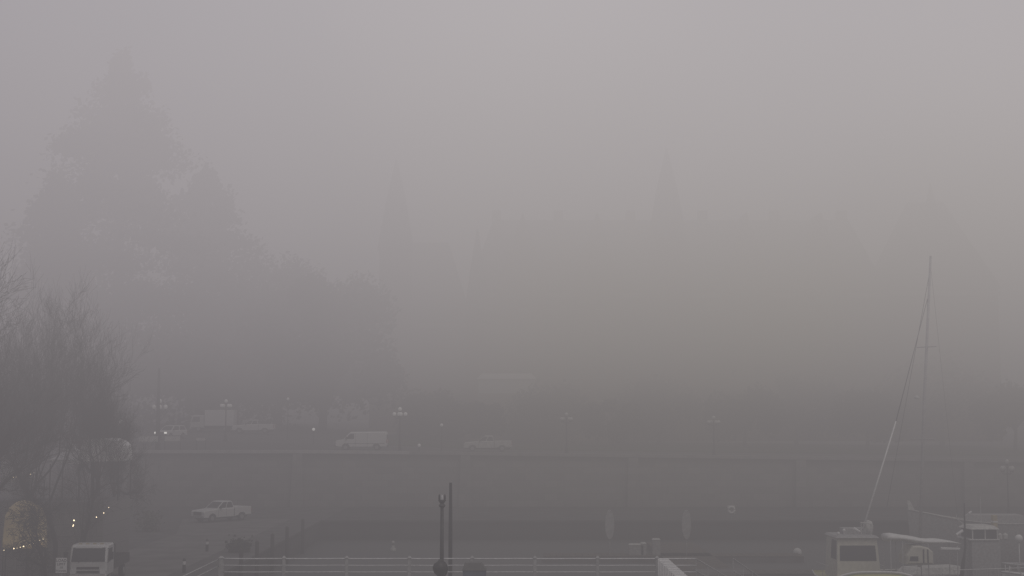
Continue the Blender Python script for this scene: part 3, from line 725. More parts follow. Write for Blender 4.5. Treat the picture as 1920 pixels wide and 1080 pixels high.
b = MB(); b.extrude([(dx0, zb), (dx1, zb), (dx1, zd - .35), (dx1 - .3, zd - .1), (dx0 + .85, zd), (dx0 + .35, zd), (dx0, zd - .6)], -.9, .9, .1); b.build('dodger', M['cream'], t)
for k, xx in enumerate((dx0 + .95, dx0 + 1.2)):
    b = MB(); b.box(xx, xx + .07, -.93, -.9, zb + .1, zd - .2); b.build('seam', M['darkmetal'], t)
b = MB(); b.panel([P((dx0 + .12, -.9, zb + .2)), P((dx0 + .7, -.9, zb + .2)), P((dx0 + .7, -.9, zb + .5)), P((dx0 + .2, -.9, zb + .5))], .1, .02); b.build('window', M['glassdark'], t)
b = MB(); b.tube([(-2.6, -1.2, .95 + .45), (dx0, -1.25, .95 + .4)], .025, 6)
for x in (-2.5, -1.8, -1.2): b.tube([(x, -1.2, .9), (x, -1.2, 1.42)], .02, 5)
b.build('side_rail', M['rail'], t)
b = MB(); b.tube([(dx1, -1.25, 1.5), (2.9, -1.2, 1.5)], .025, 6)
for x in (2.0, 2.8): b.tube([(x, -1.2, .9), (x, -1.2, 1.5)], .02, 5)
b.build('side_rail', M['rail'], t)
rb = MB()
for k in range(22):
    x = -2.2 + random.random() * 4.6; rb.tube([(x, -1.0, 1.0 + random.random() * .3), (x + random.uniform(-.1, .1), -1.0 + random.random() * .3, 1.3 + random.random() * .8)], .015 + .02 * random.random(), 4)
rb.build('fishing_gear', M['post'], t)

# ---- dark-hulled boat with white-roofed pilothouse
DB = 86.0
r0 = at(1806, 984, DB); r1 = at(1852, 984, DB)
t = thing('pilothouse_boat', ((r0.x + r1.x) / 2 + .2, DB, WL), .05, 'dark hulled boat with pale roofed pilothouse, right of the long canopy', 'boat')
hb, db, gb, edge = hull(8.5, 3.0, 1.3, 2.3, rise=.4)
hb.build('hull', M['hulldark'], t, True); db.build('deck', M['post'], t); gb.build('gunwale', M['grimy'], t, True)
zr0 = r0.z - WL; zs = at(1830, 1010, DB).z - WL; w = (r1.x - r0.x) / 2
b = MB(); b.box(-w - .1, w + .15, -1.0, 1.0, 1.1, zs); b.build('cabin', M['post'], t)
b = MB(); b.frustum(-w, w, -.95, .95, zs + .06, -w, w - .05, -.9, .9, zr0 - .2); b.build('pilothouse_glass', M['glassdark'], t)
b = MB(); b.frustum(-w - .15, w + .12, -1.05, 1.05, zr0 - .2, -w + .1, w - .1, -.8, .8, zr0); b.build('roof', M['grimy'], t)
b = MB(); b.box(-w - .25, w + .1, -1.08, 1.08, zs, zs + .06); b.build('sill', M['whitemat'], t)
for x in (-w - .02, w + .0, 0):
    b = MB(); b.box(x - .035, x + .035, -.99, -.93, zs + .06, zr0 - .18); b.build('window_post', M['grimy'], t)
b = MB(); mx = at(1802, 1015, DB).x - t.location.x; b.tube([(mx - .35, -.6, 1.0), (mx - .15, -.6, 2.3), (mx + .0, -.6, 3.2), (mx + .02, -.6, at(1800, 942, DB).z - WL)], [.13, .12, .08, .035], 8); ms = b.build('mast', M['black'], t)
b = MB(); b.tube([(mx - .55, -.7, zr0 - .55), (mx - .15, -.7, zr0 - .28)], .09, 8); b.build('searchlight', M['white'], ms)
b = MB(); b.tube([(mx + .25, -.7, zr0 + .75), (mx + .42, -.7, zr0 + .85)], .06, 8); b.tube([(mx + .02, -.6, zr0 + .6), (mx + .3, -.7, zr0 + .78)], .02, 5); b.build('anemometer', M['white'], ms)
b = MB(); b.tube([(-2.2, -1.45, 1.95), (3.6, -1.0, 2.05)], .03, 6)
for k in range(9): x = -2.1 + k * .68; b.tube([(x, -1.42 + k * .04, 1.2), (x, -1.42 + k * .04, 1.98)], .018, 5)
b.build('side_rail', M['rail'], t)
ex = at(1865, 980, DB).x - t.location.x
b = MB(); b.box(ex - .12, ex + .12, -.2, .2, 1.3, at(1865, 966, DB).z - WL); fn = b.build('stack', M['tan'], t)
for py in (978, 991):
    zz = at(1865, py, DB).z - WL; b = MB(); b.box(ex - .14, ex + .14, -.22, .22, zz - .05, zz + .05); b.build('band', M['whitemat'], fn)
b = MB(); [b.lathe([(.05, 0), (.16, .1), (.16, .35), (.04, .45)], (ex + dx, -.5, at(1865, 1012, DB).z - WL), 8) for dx in (.1, .45)]; b.build('buoy', M['grimy'], t)

for k in range(5):
    x = 1.6 + k * .42; b = MB(); b.tube([(x, -.9 - .1 * (k % 2), 1.2), (x + random.uniform(-.15, .15), -.95, 1.9 + random.random() * .5)], [.09, .05], 6); b.build('fishing_net_roll', M['post' if k % 2 else 'grimy'], t)
for k in range(3):
    b = MB(); x = 2.0 + k * .6; b.box(x - .22, x + .22, -1.0, -.6, 1.25, 1.55 + .1 * k); b.build('crate', M['grimy'], t)
b = MB(); b.tube([(w * .2, 0, zr0), (w * .2, 0, zr0 + 1.7)], .02, 5); b.build('antenna', M['rail'], t)
b = MB(); b.tube([(-w, .3, zr0 - .05), (-w - .5, .3, zr0 + .35), (-w - .5, .3, zr0 + .6)], .025, 5); b.build('flag_staff', M['rail'], t)

# ---- far boat with raised bow behind
FB = 104.0
q0 = at(1727, 950, FB); q1 = at(1870, 968, FB)
t = thing('far_cruiser', ((q0.x + q1.x) / 2 + 1.2, FB + .5, WL), PI - .05, 'pale boat with upswept bow lying behind the other moored boats', 'boat')
hb, db, gb, edge = hull(9, 3.0, 3.3, 2.2, rise=.45)
hb.build('hull', M['post'], t, True); db.build('deck', M['grimy'], t); gb.build('gunwale', M['grimy'], t, True)
b = MB(); b.frustum(-3.6, .8, -1.1, 1.1, 3.1, -3.4, .2, -.95, .95, 3.9); b.build('cabin', M['post'], t)
b = MB(); b.extrude([(4.2, 4.0), (4.75, 4.1), (4.85, 4.9), (4.65, 4.9)], -.05, .05); b.build('anchor_roller', M['grimy'], t)

# ---- near white boat at the right corner
NB = 79.0
q = at(1925, 1030, NB)
t = thing('corner_boat', (q.x + 3.2, NB, WL), PI + .1, 'white boat at the right frame edge with round fender and cluttered bow rail', 'boat')
hb, db, gb, edge = hull(9, 2.9, 1.9, 2.2, rise=.5)
hb.build('hull', M['grimy'], t, True); db.build('deck', M['whitemat'], t); gb.build('gunwale', M['white'], t, True)
b = MB(); b.frustum(-3.2, 1.0, -1.1, 1.1, 1.8, -3.0, .4, -.95, .95, 2.9); b.build('cabin', M['whitemat'], t)
b = MB(); b.tube([(1.2, 1.1, 2.75), (3, .85, 2.85), (4.5, .25, 2.95), (4.8, 0, 2.98), (4.5, -.25, 2.95), (3, -.85, 2.85), (1.2, -1.1, 2.75)], .035, 6)
for x, y in ((1.5, 1.05), (2.6, .9), (3.6, .6), (4.5, .25), (4.5, -.25), (3.6, -.6), (2.6, -.9)): b.tube([(x, y, 2.0), (x, y, 2.85)], .025, 5)
b.build('bow_rail', M['rail'], t, True)
b = MB(); q3 = at(1902, 1008, NB); lx = (t.location.x - q3.x); b.sphere((lx, .2, q3.z - WL), .22, 12); b.tube([(lx, .2, 2.1), (lx, .2, q3.z - WL)], .03, 5); b.build('radome', M['whitemat'], t, True)
b = MB(); [b.tube([(3.0 + random.random(), 1.0, 1.6), (3.2 + random.random(), .95, 2.2 + .4 * random.random()), (3.0 + random.random(), .9, 1.7)], .03, 5) for k in range(8)]; b.build('rope_coil', M['white'], t)
for k in range(4):
    b = MB(); b.tube([(2.0 + k * .7, 1.25 - k * .12, .7), (2.0 + k * .7, 1.28 - k * .12, 1.45)], .12, 8); b.build('fender', M['white' if k % 2 else 'blue'], t)
b = MB(); b.tube([(3.9, .2, 1.9), (3.4, 1.9, .6)], .05, 6); b.build('boarding_pole', M['white'], t)
b = MB(); b.extrude([(1.6, 2.3), (2.9, 2.3), (2.75, 2.75), (1.8, 2.8)], -.55, .55, .08); b.build('hatch_box', M['whitemat'], t)
b = MB(); b.tube([(.2, 0, 2.9), (.1, 0, 4.9)], .03, 6); b.build('antenna', M['rail'], t)
# dinghy between
q = at(1495, 1030, 114); t = thing('mooring_buoy', (q.x, 114, WL), 0, 'small round pale mooring buoy on open water left of the launch', 'buoy')
b = MB(); b.sphere((0, 0, .2), .36, 12); b.build('float', M['whitemat'], t, True); b = MB(); b.tube([(0, 0, .35), (0, 0, .55)], .03, 5); b.build('ring', M['darkmetal'], t)
q = at(1380, 956, 126); t = thing('life_ring_stand', (q.x, 128.6, 0), 0, 'round white life ring on a post at the far quay edge', 'life ring')
b = MB(); N = 14; z = at(1380, 956, 128.6).z
ring = [Vector((.28 * math.cos(2 * PI * k / N), 0, z + .28 * math.sin(2 * PI * k / N))) for k in range(N + 1)]
b.tube(ring, .1, 8); b.build('ring', M['white'], t, True)
b = MB(); b.box(-.35, .35, .12, .15, z - .4, z + .4); b.build('back_board', M['grimy'], t)
b = MB(); b.tube([(0, .2, 0), (0, .2, z + .3)], .05, 6); b.build('post', M['post'], t)
q = onz(737, 1033, WL); t = thing('marker_buoy', (q.x, q.y, WL), .1, 'tiny pale marker buoy with dark band afloat left of the dark lamp post', 'buoy')
b = MB(); b.lathe([(.05, -.3), (.24, -.05), (.24, .2), (.12, .3), (.1, .6), (.14, .62), (.12, .8), (.02, .84)], n=12); b.build('float', M['grimy'], t, True)
b = MB(); b.lathe([(.107, .36), (.107, .52)], n=12); b.build('band', M['darkmetal'], t)
# docks rail clutter at the lower right
rr = thing('dock_railing', (at(1850, 1060, 76).x, 73.4, WL + .48), 0, 'pale dock railing in front of the moored boats at the lower right', 'railing')
for zz in (1.05, .6):
    b = MB(); b.tube([(-2.6, 0, zz), (4, 0, zz)], .025, 6); b.build('rail', M['rail'], rr)
for k in range(8):
    b = MB(); b.tube([(-2.6 + k * .9, 0, 0), (-2.6 + k * .9, 0, 1.05)], .025, 6); b.build('post', M['rail'], rr)

# ------------------------------------------------------------------ tents
def make_tent(loc, w, dpt, eave, peak, rz, label, m, dome=False):
    eave -= loc[2]; peak -= loc[2]
    t = thing('market_tent', loc, rz, label, 'tent')
    b = MB(); hw, hd_ = w / 2, dpt / 2
    N = 8
    if dome:
        vs = []; 
        for i in range(N + 1):
            u = i / N; a = PI * u; x = -hw * math.cos(a)
            zz = eave + (peak - eave) * math.sin(a) ** .5
            for s in (-1, -.33, .33, 1): vs.append((x, s * hd_, zz - .05 * (abs(s) < .5)))
        b.add(vs, [(i * 4 + j, i * 4 + j + 1, i * 4 + j + 5, i * 4 + j + 4) for i in range(N) for j in range(3)] + [tuple(i * 4 for i in range(N + 1)), tuple(i * 4 + 3 for i in range(N + 1))[::-1]])
    else:
        rings = []
        for k in range(6):
            u = k / 5; f = 1 - u; zz = eave + (peak - eave) * (u ** 1.35)
            f2 = f if k < 5 else .02
            rings.append([(-hw * f2, -hd_ * f2, zz), (0, -hd_ * f2 * .99, zz - .05 * f), (hw * f2, -hd_ * f2, zz), (hw * f2 * .99, 0, zz - .05 * f), (hw * f2, hd_ * f2, zz), (0, hd_ * f2 * .99, zz - .05 * f), (-hw * f2, hd_ * f2, zz), (-hw * f2 * .99, 0, zz - .05 * f)])
        vs = [v for r_ in rings for v in r_]
        b.add(vs, [(k * 8 + i, k * 8 + (i + 1) % 8, (k + 1) * 8 + (i + 1) % 8, (k + 1) * 8 + i) for k in range(5) for i in range(8)] + [tuple(range(40, 48))])
    b.build('canopy', m, t, False)
    b = MB()
    for s in (-1, 1):
        b.box(-hw, hw, s * hd_ - .01, s * hd_ + .01, eave - .28, eave); b.box(s * hw - .01, s * hw + .01, -hd_, hd_, eave - .28, eave)
    b.build('valance', m, t)
    for sx in (-1, 1):
        for sy in (-1, 1):
            b = MB(); b.box(sx * hw - .03 - sx * .05, sx * hw + .03 - sx * .05, sy * hd_ - .03 - sy * .05, sy * hd_ + .03 - sy * .05, 0, eave - .02); b.build('leg', M['darkmetal'], t)
    return t
q = at(47, 1000, 81.8)
t1 = make_tent((q.x, 81.8, .0), 2.3, 2.0, at(60, 1022, 80).z, at(60, 943, 80).z, .42, 'warmly lit round topped tent behind bare branches at the lower left', M['warmcanvas'], True)
q = at(168, 850, 100)
q = at(196, 850, 90); t2 = make_tent((q.x, 90.3, 4.2), 2.6, 3.0, at(170, 857, 88.5).z, at(200, 822, 88.5).z, 0, 'white round topped marquee on the terrace behind the bare trees', M['white'], True)
t3 = make_tent((at(129, 850, 90).x, 90.6, 4.2), 2.0, 2.6, at(120, 862, 89).z, at(120, 832, 90).z, 0, 'smaller white peaked tent left of the round topped marquee', M['white'])
q = at(20, 890, 90)
t4 = make_tent((q.x, 88.5, .0), 4.5, 3.0, at(20, 893, 88.5).z, at(20, 855, 88.5).z, 0, 'dim tall peaked tent at the left edge above the lit tent', M['grimy'])
# warm lamp inside the lit tent
ld = bpy.data.lights.new('tent_lamp', 'POINT'); ld.energy = 30; ld.color = (1, .84, .60); ld.shadow_soft_size = .15
lo = bpy.data.objects.new('tent_lamp', ld); col.objects.link(lo); lo.location = (t1.location.x, 82.0, 1.5)
l2 = bpy.data.lights.new('marquee_fill', 'POINT'); l2.energy = 14; l2.color = (1, .97, .92); l2.shadow_soft_size = .2  # fill light added to brighten the marquee and the peaked tent
lo2 = bpy.data.objects.new('marquee_fill', l2); col.objects.link(lo2); lo2.location = (t2.location.x - .9, 88.6, 6.0)
# strings of bulbs
def bulbs(a, b_, n, label, Y0, skip=()):
    A = at(a[0], a[1], Y0); B = at(b_[0], b_[1], Y0)
    t = thing('string_lights', tuple(A), 0, label, 'string lights')
    w = MB(); pts = []
    for k in range(n):
        u = k / (n - 1); p = lerp(A, B, u) - A; p.z -= .10 * math.sin(PI * u); pts.append(p)
    w.tube(pts, .012, 4); w.build('cable', M['black'], t)
    for k, p in enumerate(pts):
        if k in skip: continue
        g = MB(); g.sphere((p.x, p.y - .02, p.z - .05), random.choice((.02, .026, .036)), 8, 1.2); g.build('bulb', M['bulb'], t, True)
bulbs((8, 1030), (81, 1009), 13, 'string of bright warm bulbs along the eave of the lit tent', 79.0, (1, 2))
bulbs((25, 893), (68, 883), 9, 'short string of warm bulbs across the dim tent at the left edge', 86.5, (2, 3, 4, 5))
bulbs((137, 985), (139, 974), 3, 'tiny vertical strand of bulbs above the white truck', 82.0)
bulbs((181, 968), (204, 950), 6, 'short rising strand of bulbs right above the white truck', 83.0, (1, 2, 4))

# ------------------------------------------------------------------ bare trees
def bare_tree(loc, H, spread, label, seed, maxd=6, kink=.32, r0=.28, lean=(0, 0), droop=0.0, fork=.28, W=3):
    rnd = random.Random(seed)
    t = thing('bare_tree', loc, 0, label, 'tree', 'leafless trees at the left')
    tk = MB(); br = MB()
    def grow(p, d, L, r, depth):
        n = 4 if depth < 3 else (3 if depth < 5 else 2); pts = [p]; rad = [r]; q = p.copy(); dd = d.copy()
        for i in range(n):
            dd = (dd + Vector((rnd.gauss(0, kink), rnd.gauss(0, kink), rnd.gauss(.05, kink * .6) - droop * depth * .08))).normalized() if i or depth else dd
            q = q + dd * (L / n); pts.append(q.copy()); rad.append(max(.006, r * (1 - .38 * (i + 1) / n)))
        (tk if depth == 0 else br).tube(pts, rad, 9 if depth == 0 else (5 if depth < 3 else 3), cap=False)
        if depth >= maxd: return
        k = rnd.choice((4, 5)) if depth else 6
        if depth >= 3: k = rnd.choice((3, 4, 5)) if depth < 6 else 3
        for j in range(k):
            u = 1 if j == 0 else rnd.uniform(.3, 1)
            ii = min(n - 1, int(u * n)); s = pts[ii].lerp(pts[ii + 1], u * n - ii) if u < 1 else pts[-1]
            ax = Vector((rnd.gauss(0, 1), rnd.gauss(0, 1), rnd.gauss(0, .4))).normalized()
            sp = spread * (.25 if j == 0 else 1)
            nd = (dd + ax * sp * rnd.uniform(.6, 1.25) + Vector((lean[0], lean[1], .18 - droop * .5))).normalized()
            grow(s, nd, L * rnd.uniform(.55, .82), rad[ii + 1 if u < 1 else -1] * (.78 if j == 0 else rnd.uniform(.45, .68)), depth + 1)
    grow(Vector((0, 0, 0)), Vector((lean[0], lean[1], 1)).normalized(), H * fork, r0, 0)
    zs_ = sorted(v[2] for v in br.v); k_ = H / zs_[int(len(zs_) * .985)]; br.v = [(v[0], v[1], v[2]) for v in br.v]
    rs_ = sorted(math.hypot(v[0], v[1]) for v in br.v); kw = min(k_, W / rs_[int(len(rs_) * .95)])
    for mb in (tk, br): mb.v = [(v[0] * kw, v[1] * kw, v[2] * k_) for v in mb.v]
    tk.build('trunk', M['bark'], t, True); br.build('crown', M['bark'], t)
    return t
TG = 'leafless trees at the left'
bare_tree((at(-5, 900, 74).x, 74, 0), 17.6, .8, 'tallest bare tree at the left edge, its twigs rising highest', 11, r0=.22, W=5.6)
bare_tree((at(108, 900, 86).x, 86, 0), 15.6, .85, 'bare tree rising directly left of the white truck', 5, r0=.22, W=4.6, fork=.36)
bare_tree((at(158, 900, 87).x, 87, 0), 13.6, .9, 'spreading bare tree in front of the round topped marquee', 23, r0=.20, W=3.9, fork=.42)
bare_tree((at(-60, 900, 86).x, 86, 0), 16, .9, 'bare tree half outside the left edge of the view', 31, r0=.24, W=5)
bare_tree((at(92, 900, 77).x, 77, 0), 5.6, 1.1, 'low gnarled bare tree with twisted branches before the lit tent', 44, maxd=5, kink=.5, r0=.08, droop=.3, W=2.2)
bare_tree((at(150, 900, 83).x, 83, 0), 8.6, 1.1, 'low bare tree whose tangled twigs cross the round topped marquee', 91, maxd=5, kink=.4, r0=.12, droop=.12, fork=.5, W=2.6)
bare_tree((at(58, 900, 83).x, 83, 0), 15.8, .8, 'slender bare tree between the tallest one and the white truck', 71, r0=.18, W=4.0, fork=.36)
bare_tree((at(185, 900, 94).x, 94, 4.2), 6.5, .95, 'bare tree standing on the terrace behind the round topped marquee', 83, r0=.15, W=1.8)
bare_tree((at(215, 900, 96).x, 96, 0), 10.4, 1.0, 'rightmost low bare tree beside the access road', 52, maxd=6, r0=.2, droop=.1, W=2.6)

# ------------------------------------------------------------------ foliage trees
def foliage(t, pts_fn, n, size, m, name='crown'):
    b = MB(); vs = []; fs = []
    for k in range(n):
        c, s = pts_fn(); s *= size
        a = Vector((random.gauss(0, 1), random.gauss(0, 1), random.gauss(0, 1))).normalized(); u = a.orthogonal().normalized() * s; v = a.cross(u).normalized() * s * random.uniform(.4, 1)
        i = len(vs); vs += [c - u - v * .4, c + u * .2 - v, c + u + v * .3, c - u * .2 + v]; fs.append((i, i + 1, i + 2, i + 3))
    b.add(vs, fs); return b.build(name, m, t)
def conifer(loc, H, W, label, n=9000, m=None, flare=1.0, group=None):
    t = thing('conifer_tree', loc, 0, label, 'tree', group)
    tk = MB(); tk.tube([(0, 0, 0), (0, 0, H * .95)], [H * .02 + .2, .08], 8); tk.build('trunk', M['bark'], t)
    br = [(random.random() ** .8, random.random() * 2 * PI) for _ in range(150)]
    def f():
        u, a = random.choice(br); R_ = W / 2 * (1 - u) ** flare * (.8 + .35 * math.sin(a * 3 + u * 20)); rr = R_ * (random.random() ** .5) * random.uniform(.85, 1.15)
        z = H * (.06 + .94 * u) - rr * .22 + random.gauss(0, .8)
        a += random.gauss(0, .3)
        return Vector((rr * math.cos(a), rr * math.sin(a), z)), random.uniform(.5, 1.2)
    foliage(t, f, int(n * 1.6), .42, m or M['needle']); return t
def broad(loc, H, W, label, n=7000, m=None, z0=.15, group=None, name='leafy_tree', size=.5, cl=34):
    t = thing(name, loc, 0, label, 'tree', group)
    tk = MB(); tk.tube([(0, 0, 0), (.2, 0, H * .3), (0, .1, H * .7)], [H * .022 + .1, H * .015 + .05, .06], 7)
    for k in range(6): a = k * 1.05; tk.tube([(0, 0, H * .3), (W * .3 * math.cos(a), W * .3 * math.sin(a), H * .68)], [H * .01, .04], 5)
    tk.build('trunk', M['bark'], t)
    C = []
    for k in range(cl):
        a = random.random() * 2 * PI; u = random.random(); ph = math.acos(1 - 1.7 * u)
        C.append((Vector((W * .36 * math.sin(ph) * math.cos(a), W * .36 * math.sin(ph) * math.sin(a), H * (z0 + (1 - z0) * .42) + H * (1 - z0) * .38 * math.cos(ph))), W * random.uniform(.10, .19)))
    def f():
        c, r_ = random.choice(C); v = Vector((random.gauss(0, 1), random.gauss(0, 1), random.gauss(0, .8))).normalized() * r_ * random.random() ** .45 * 1.08
        return c + v, random.uniform(.5, 1.2)
    foliage(t, f, int(n * 1.7), size * .72, m or M['leaf']); return t

def sp(px, Y): x = at(px, 800, Y).x; return (x, Y, street_z(x, Y) - .2)
def top_h(px, py, Y): return at(px, py, Y).z - sp(px, Y)[2]
conifer(sp(215, 208), top_h(215, 112, 208), 46, 'enormous broad conifer fading into fog at the left', 26000, flare=.62)
conifer(sp(375, 214), top_h(375, 330, 214), 34, 'shorter conifer merging into the right side of the enormous one', 12000, flare=.55)
conifer(sp(95, 204), top_h(95, 330, 204), 22, 'narrow conifer behind the bare trees at the left edge', 8000, flare=.5)
broad(sp(605, 207), top_h(605, 478, 207), 27, 'large dark round tree above the white cargo van', 14000, size=.6, z0=.0)
broad(sp(440, 210), top_h(440, 500, 210), 21, 'dark round tree above the far pale pickup', 10000, z0=.0)
broad(sp(520, 218), top_h(520, 440, 218), 22, 'taller hazy tree between the two dark round trees', 9000, z0=.0)

MG = 'low trees on the lawn before the hotel'
for px, py, Y, W, lb in ((808, 722, 192, 9, 'small hazy tree behind the lamp by the cargo van'), (905, 752, 196, 6, 'low hazy tree above the pickup behind the van'), (1035, 712, 204, 12, 'wide hazy tree behind the middle globe lamp'),
                         (1148, 742, 190, 7, 'small tree right of the middle globe lamp'), (1235, 705, 208, 13, 'broad hazy tree between the two faint globe lamps'),
                         (1395, 722, 196, 10, 'hazy tree right of the faintest globe lamp'), (1492, 694, 210, 12, 'hazy tree left of the forestay'), (1625, 730, 192, 9, 'low hazy tree crossed by the forestay'), (1765, 664, 205, 17, 'wide hazy tree right of the tall mast'), (1902, 712, 188, 9, 'hazy tree at the right frame edge')):
    Y += 16
    broad(sp(px, Y), top_h(px, py, Y), W * 1.3, lb, 2600, M['hedge'], group=MG, name='lawn_tree', z0=random.uniform(.0, .2), cl=random.choice((14, 20, 28)))

# shrub at the quay corner by the mooring piles
q = onz(443, 1046, 0); sh = thing('quay_shrub', (q.x - .6, q.y + 4, 0), 0, 'dark round shrub on the quay beyond the left end of the railing', 'shrub')
foliage(sh, lambda: (Vector((random.gauss(0, .35), random.gauss(0, .35), abs(random.gauss(.4, .25)))), random.uniform(.4, 1)), 900, .16, M['leaf'], 'foliage')
# pale ivy clump near the right of the trees
q = onz(268, 1000, 0); sh = thing('ivy_shrub', (q.x, q.y + 2, 0), 0, 'upright shrub beside the road left of the parked quay pickup', 'shrub')
foliage(sh, lambda: (Vector((random.gauss(0, .5), random.gauss(0, .5), random.uniform(0, 1.7))), random.uniform(.4, 1)), 700, .15, M['ivy'], 'foliage')

# ------------------------------------------------------------------ the hotel
HY = 238.0
gz = 5.6
def X_(px): return at(px, 600, HY).x
def Z_(py): return at(960, py, HY).z
ht = thing('grand_hotel', (0, HY, gz), 0, 'huge steep roofed hotel building almost lost in the fog behind the causeway', 'hotel')
def block(x0, x1, y0, y1, ze, zr_, hip=4.0):
    b = MB(); b.box(x0, x1, y0, y1, 0, ze - gz); w = b.build('wall', M['brick'], ht)
    b = MB(); my = (y0 + y1) / 2; z1 = ze - gz; z2 = zr_ - gz
    b.add([(x0 - .5, y0 - .5, z1), (x1 + .5, y0 - .5, z1), (x1 + .5, y1 + .5, z1), (x0 - .5, y1 + .5, z1), (x0 + hip, my - .8, z2), (x1 - hip, my - .8, z2), (x1 - hip, my + .8, z2), (x0 + hip, my + .8, z2)],
          [(0, 1, 5, 4), (1, 2, 6, 5), (2, 3, 7, 6), (3, 0, 4, 7), (4, 5, 6, 7), (3, 2, 1, 0)]); rf = b.build('roof', M['slate'], ht)
    b = MB(); b.box(x0 - .35, x1 + .35, y0 - .35, y0 - .01, z1 - 1.2, z1 - .4); b.build('cornice', M['trim'], w)
    return rf
rf = block(X_(880), X_(1660), 0, 18, Z_(545), Z_(400))
block(X_(690), X_(880) - .1, 3, 20, Z_(600), Z_(440))
block(X_(1660) + .1, X_(1858), -4, 16, Z_(545), Z_(370), 6)
for px in (980, 1120, 1255, 1400, 1540):   # gabled bays with steep fronts
    w = 4.2; x = X_(px); zt = Z_(400 if px != 1255 else 330) - gz; ze = Z_(535) - gz; b = MB()
    b.add([(x - w, -1.5, 0), (x + w, -1.5, 0), (x + w, -1.5, ze), (x, -1.5, zt), (x - w, -1.5, ze), (x - w, 8, 0), (x + w, 8, 0), (x + w, 8, ze), (x, 8, zt), (x - w, 8, ze)],
          [(0, 1, 2, 3, 4), (1, 6, 7, 2), (2, 7, 8, 3), (3, 8, 9, 4), (0, 4, 9, 5)]); b.build('gable_bay', M['brick'], ht)
for px, py, r_ in ((742, 300, 2.8), (1252, 280, 3.0), (1748, 345, 2.6), (895, 430, 2.0)):
    x = X_(px); zt = Z_(py) - gz; b = MB(); b.lathe([(r_, 0), (r_, zt - 16)], (x, -1, 0), 10); tw = b.build('turret', M['brick'], ht)
    b = MB(); b.lathe([(r_ + .4, zt - 16), (r_ * .6, zt - 7), (.1, zt)], (x, -1, 0), 10); b.build('turret_roof', M['slate'], tw)
for px in (930, 1050, 1190, 1330, 1470, 1600):
    x = X_(px); b = MB(); b.box(x - .8, x + .8, 6, 8, Z_(470) - gz, Z_(385) - gz); b.build('chimney', M['brick'], rf)
nwin = 0
for r_ in range(6):
    for c_ in range(15):
        x = X_(905) + (X_(1640) - X_(905)) * (c_ + .5) / 15; z = 3 + r_ * 3.9; yy = -.06
        if any(abs(x - X_(p)) < 4.6 for p in (980, 1120, 1255, 1400, 1540)): yy = -1.56
        b = MB(); b.box(x - .65, x + .65, yy, yy + .05, z, z + 2.0); wn = b.build('window', M['glassdark'], ht); nwin += 1
        b = MB(); b.box(x - .85, x + .85, yy - .12, yy - .002, z - .22, z - .02); b.build('sill', M['trim'], wn)
q = at(950, 712, 225)
pc = thing('glass_porch', (q.x, 225, street_z(q.x, 225) - .15), 0, 'faint pale bluish pavilion before the hotel, above the causeway pickup', 'pavilion')
b = MB(); z = q.z - pc.location.z; b.box(-4.5, 4.5, -1.5, 1.5, z - 2.2, z + .1); b.build('glazing', M['lens'], pc)
b = MB(); b.frustum(-4.8, 4.8, -1.8, 1.8, z + .1, -4, 4, -.4, .4, z + 1.0); b.build('roof', M['white'], pc)
b = MB(); b.box(-4.6, 4.6, -1.6, 1.6, 0, z - 2.2); b.build('wall', M['trim'], pc)

# ------------------------------------------------------------------ fog (absorbing volume, daylight painted in as glow) and sky
LF = 72.0           # mean free path in metres
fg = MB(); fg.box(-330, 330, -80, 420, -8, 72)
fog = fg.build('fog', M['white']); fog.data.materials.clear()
vm = bpy.data.materials.new('fog_glow'); vm.use_nodes = True; nt = vm.node_tree; nt.nodes.clear()
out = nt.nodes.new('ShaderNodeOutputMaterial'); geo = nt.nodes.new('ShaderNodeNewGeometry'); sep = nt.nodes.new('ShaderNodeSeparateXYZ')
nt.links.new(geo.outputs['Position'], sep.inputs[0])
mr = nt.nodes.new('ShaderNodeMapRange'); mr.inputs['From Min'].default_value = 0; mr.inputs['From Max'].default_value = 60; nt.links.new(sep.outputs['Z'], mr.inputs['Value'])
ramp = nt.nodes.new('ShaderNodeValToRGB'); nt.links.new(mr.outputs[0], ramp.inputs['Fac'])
GLOW_STOPS = [(0, (.075, .069, .071)), (4, (.131, .122, .127)), (9, (.195, .181, .188)), (16, (.315, .293, .299)), (26, (.475, .443, .452)), (40, (.60, .563, .575)), (60, (.66, .622, .635))]  # painted glow, brighter with height, in place of scattered daylight
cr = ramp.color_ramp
while len(cr.elements) < len(GLOW_STOPS): cr.elements.new(.5)
for e, (z, c) in zip(cr.elements, GLOW_STOPS): e.position = z / 60; e.color = (*c, 1)
L_ = nt.links.new
def rng(sock, a, b, c, d):
    n = nt.nodes.new('ShaderNodeMapRange'); n.interpolation_type = 'SMOOTHSTEP'; L_(sock, n.inputs['Value'])
    for k, v in zip(('From Min', 'From Max', 'To Min', 'To Max'), (a, b, c, d)): n.inputs[k].default_value = v
    return n.outputs[0]
def mth(op, a, b):
    n = nt.nodes.new('ShaderNodeMath'); n.operation = op
    for k, v in enumerate((a, b)):
        if isinstance(v, (int, float)): n.inputs[k].default_value = v
        else: L_(v, n.inputs[k])
    return n.outputs[0]
nz = nt.nodes.new('ShaderNodeTexNoise'); nz.inputs['Scale'].default_value = .022; nz.inputs['Detail'].default_value = 2; L_(geo.outputs['Position'], nz.inputs['Vector'])
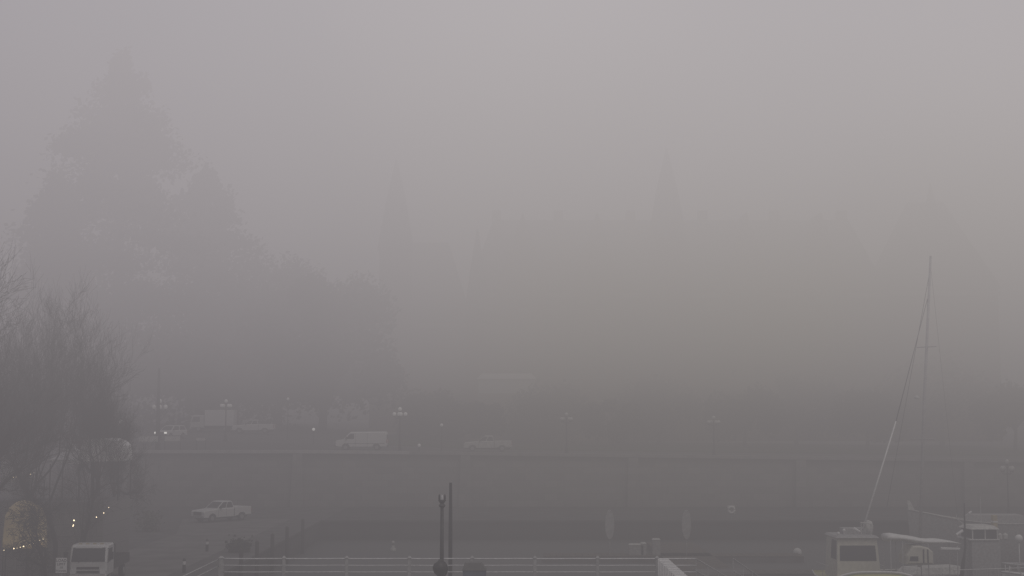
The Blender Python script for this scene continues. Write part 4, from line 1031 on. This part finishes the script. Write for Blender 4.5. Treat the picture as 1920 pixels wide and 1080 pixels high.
# thicker bank of fog over the lawn and the hotel, soft drifting patches everywhere
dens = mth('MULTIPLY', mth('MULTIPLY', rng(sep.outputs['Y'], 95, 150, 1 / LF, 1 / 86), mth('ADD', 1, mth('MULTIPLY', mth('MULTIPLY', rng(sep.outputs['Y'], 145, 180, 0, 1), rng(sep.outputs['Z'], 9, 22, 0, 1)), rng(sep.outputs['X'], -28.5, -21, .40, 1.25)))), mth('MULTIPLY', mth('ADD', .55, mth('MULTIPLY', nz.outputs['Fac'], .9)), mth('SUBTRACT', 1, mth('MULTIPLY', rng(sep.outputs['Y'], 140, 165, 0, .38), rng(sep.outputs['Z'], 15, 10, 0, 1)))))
side = rng(sep.outputs['X'], -55, 5, .78, 1.0)  # glow dimmed toward the left, shade painted into the fog
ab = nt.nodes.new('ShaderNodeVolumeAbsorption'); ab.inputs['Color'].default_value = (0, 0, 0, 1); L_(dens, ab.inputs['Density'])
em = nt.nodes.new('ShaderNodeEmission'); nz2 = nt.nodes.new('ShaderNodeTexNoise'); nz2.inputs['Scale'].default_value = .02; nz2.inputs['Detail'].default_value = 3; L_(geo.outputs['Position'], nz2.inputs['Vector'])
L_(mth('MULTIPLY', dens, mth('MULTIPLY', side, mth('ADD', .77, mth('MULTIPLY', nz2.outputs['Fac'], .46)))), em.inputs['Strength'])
# faint warm tint painted into the fog glow over the middle
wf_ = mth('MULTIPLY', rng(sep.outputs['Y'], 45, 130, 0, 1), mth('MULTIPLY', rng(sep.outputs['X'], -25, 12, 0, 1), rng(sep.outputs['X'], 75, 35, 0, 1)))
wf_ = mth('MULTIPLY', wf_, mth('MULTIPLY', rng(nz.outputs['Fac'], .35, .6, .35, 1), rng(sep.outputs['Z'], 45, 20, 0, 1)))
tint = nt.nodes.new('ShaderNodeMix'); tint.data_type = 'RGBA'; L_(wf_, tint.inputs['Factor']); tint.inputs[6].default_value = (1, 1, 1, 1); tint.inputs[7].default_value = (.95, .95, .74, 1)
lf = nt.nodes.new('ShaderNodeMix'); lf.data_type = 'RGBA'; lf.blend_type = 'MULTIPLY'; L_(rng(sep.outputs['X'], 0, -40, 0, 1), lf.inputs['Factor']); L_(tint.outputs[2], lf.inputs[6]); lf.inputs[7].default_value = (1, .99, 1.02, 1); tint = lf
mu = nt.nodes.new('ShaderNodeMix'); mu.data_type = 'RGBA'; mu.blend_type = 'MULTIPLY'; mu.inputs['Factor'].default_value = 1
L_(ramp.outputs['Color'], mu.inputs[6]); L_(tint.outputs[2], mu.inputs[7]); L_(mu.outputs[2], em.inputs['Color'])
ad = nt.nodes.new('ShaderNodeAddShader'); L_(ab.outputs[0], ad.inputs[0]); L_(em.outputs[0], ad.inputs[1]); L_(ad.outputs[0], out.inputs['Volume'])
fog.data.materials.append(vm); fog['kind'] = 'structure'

w = bpy.data.worlds.new('World'); scene.world = w; w.use_nodes = True; wn = w.node_tree
bg = wn.nodes['Background']; sky = wn.nodes.new('ShaderNodeTexSky'); sky.sky_type = 'NISHITA'; sky.sun_disc = False
sky.sun_elevation = R(55); sky.sun_rotation = R(150); sky.dust_density = 4
wn.links.new(sky.outputs[0], bg.inputs['Color']); bg.inputs['Strength'].default_value = .08
sl = bpy.data.lights.new('sun', 'SUN'); sl.energy = 1.5; sl.angle = R(30); sl.color = (1, .97, .93)
so = bpy.data.objects.new('sun', sl); col.objects.link(so)
el, az = R(55), R(150)
dirv = Vector((math.sin(az) * math.cos(el), math.cos(az) * math.cos(el), math.sin(el)))
so.rotation_euler = (-dirv).to_track_quat('-Z', 'Y').to_euler()

scene.view_settings.view_transform = 'Standard'; scene.view_settings.look = 'None'; scene.view_settings.exposure = 0
cy = scene.cycles
cy.volume_step_rate = .35; cy.volume_max_steps = 256; cy.volume_bounces = 1; cy.max_bounces = 4; cy.diffuse_bounces = 2; cy.glossy_bounces = 2; cy.transmission_bounces = 3
cy.use_denoising = True; cy.use_adaptive_sampling = False
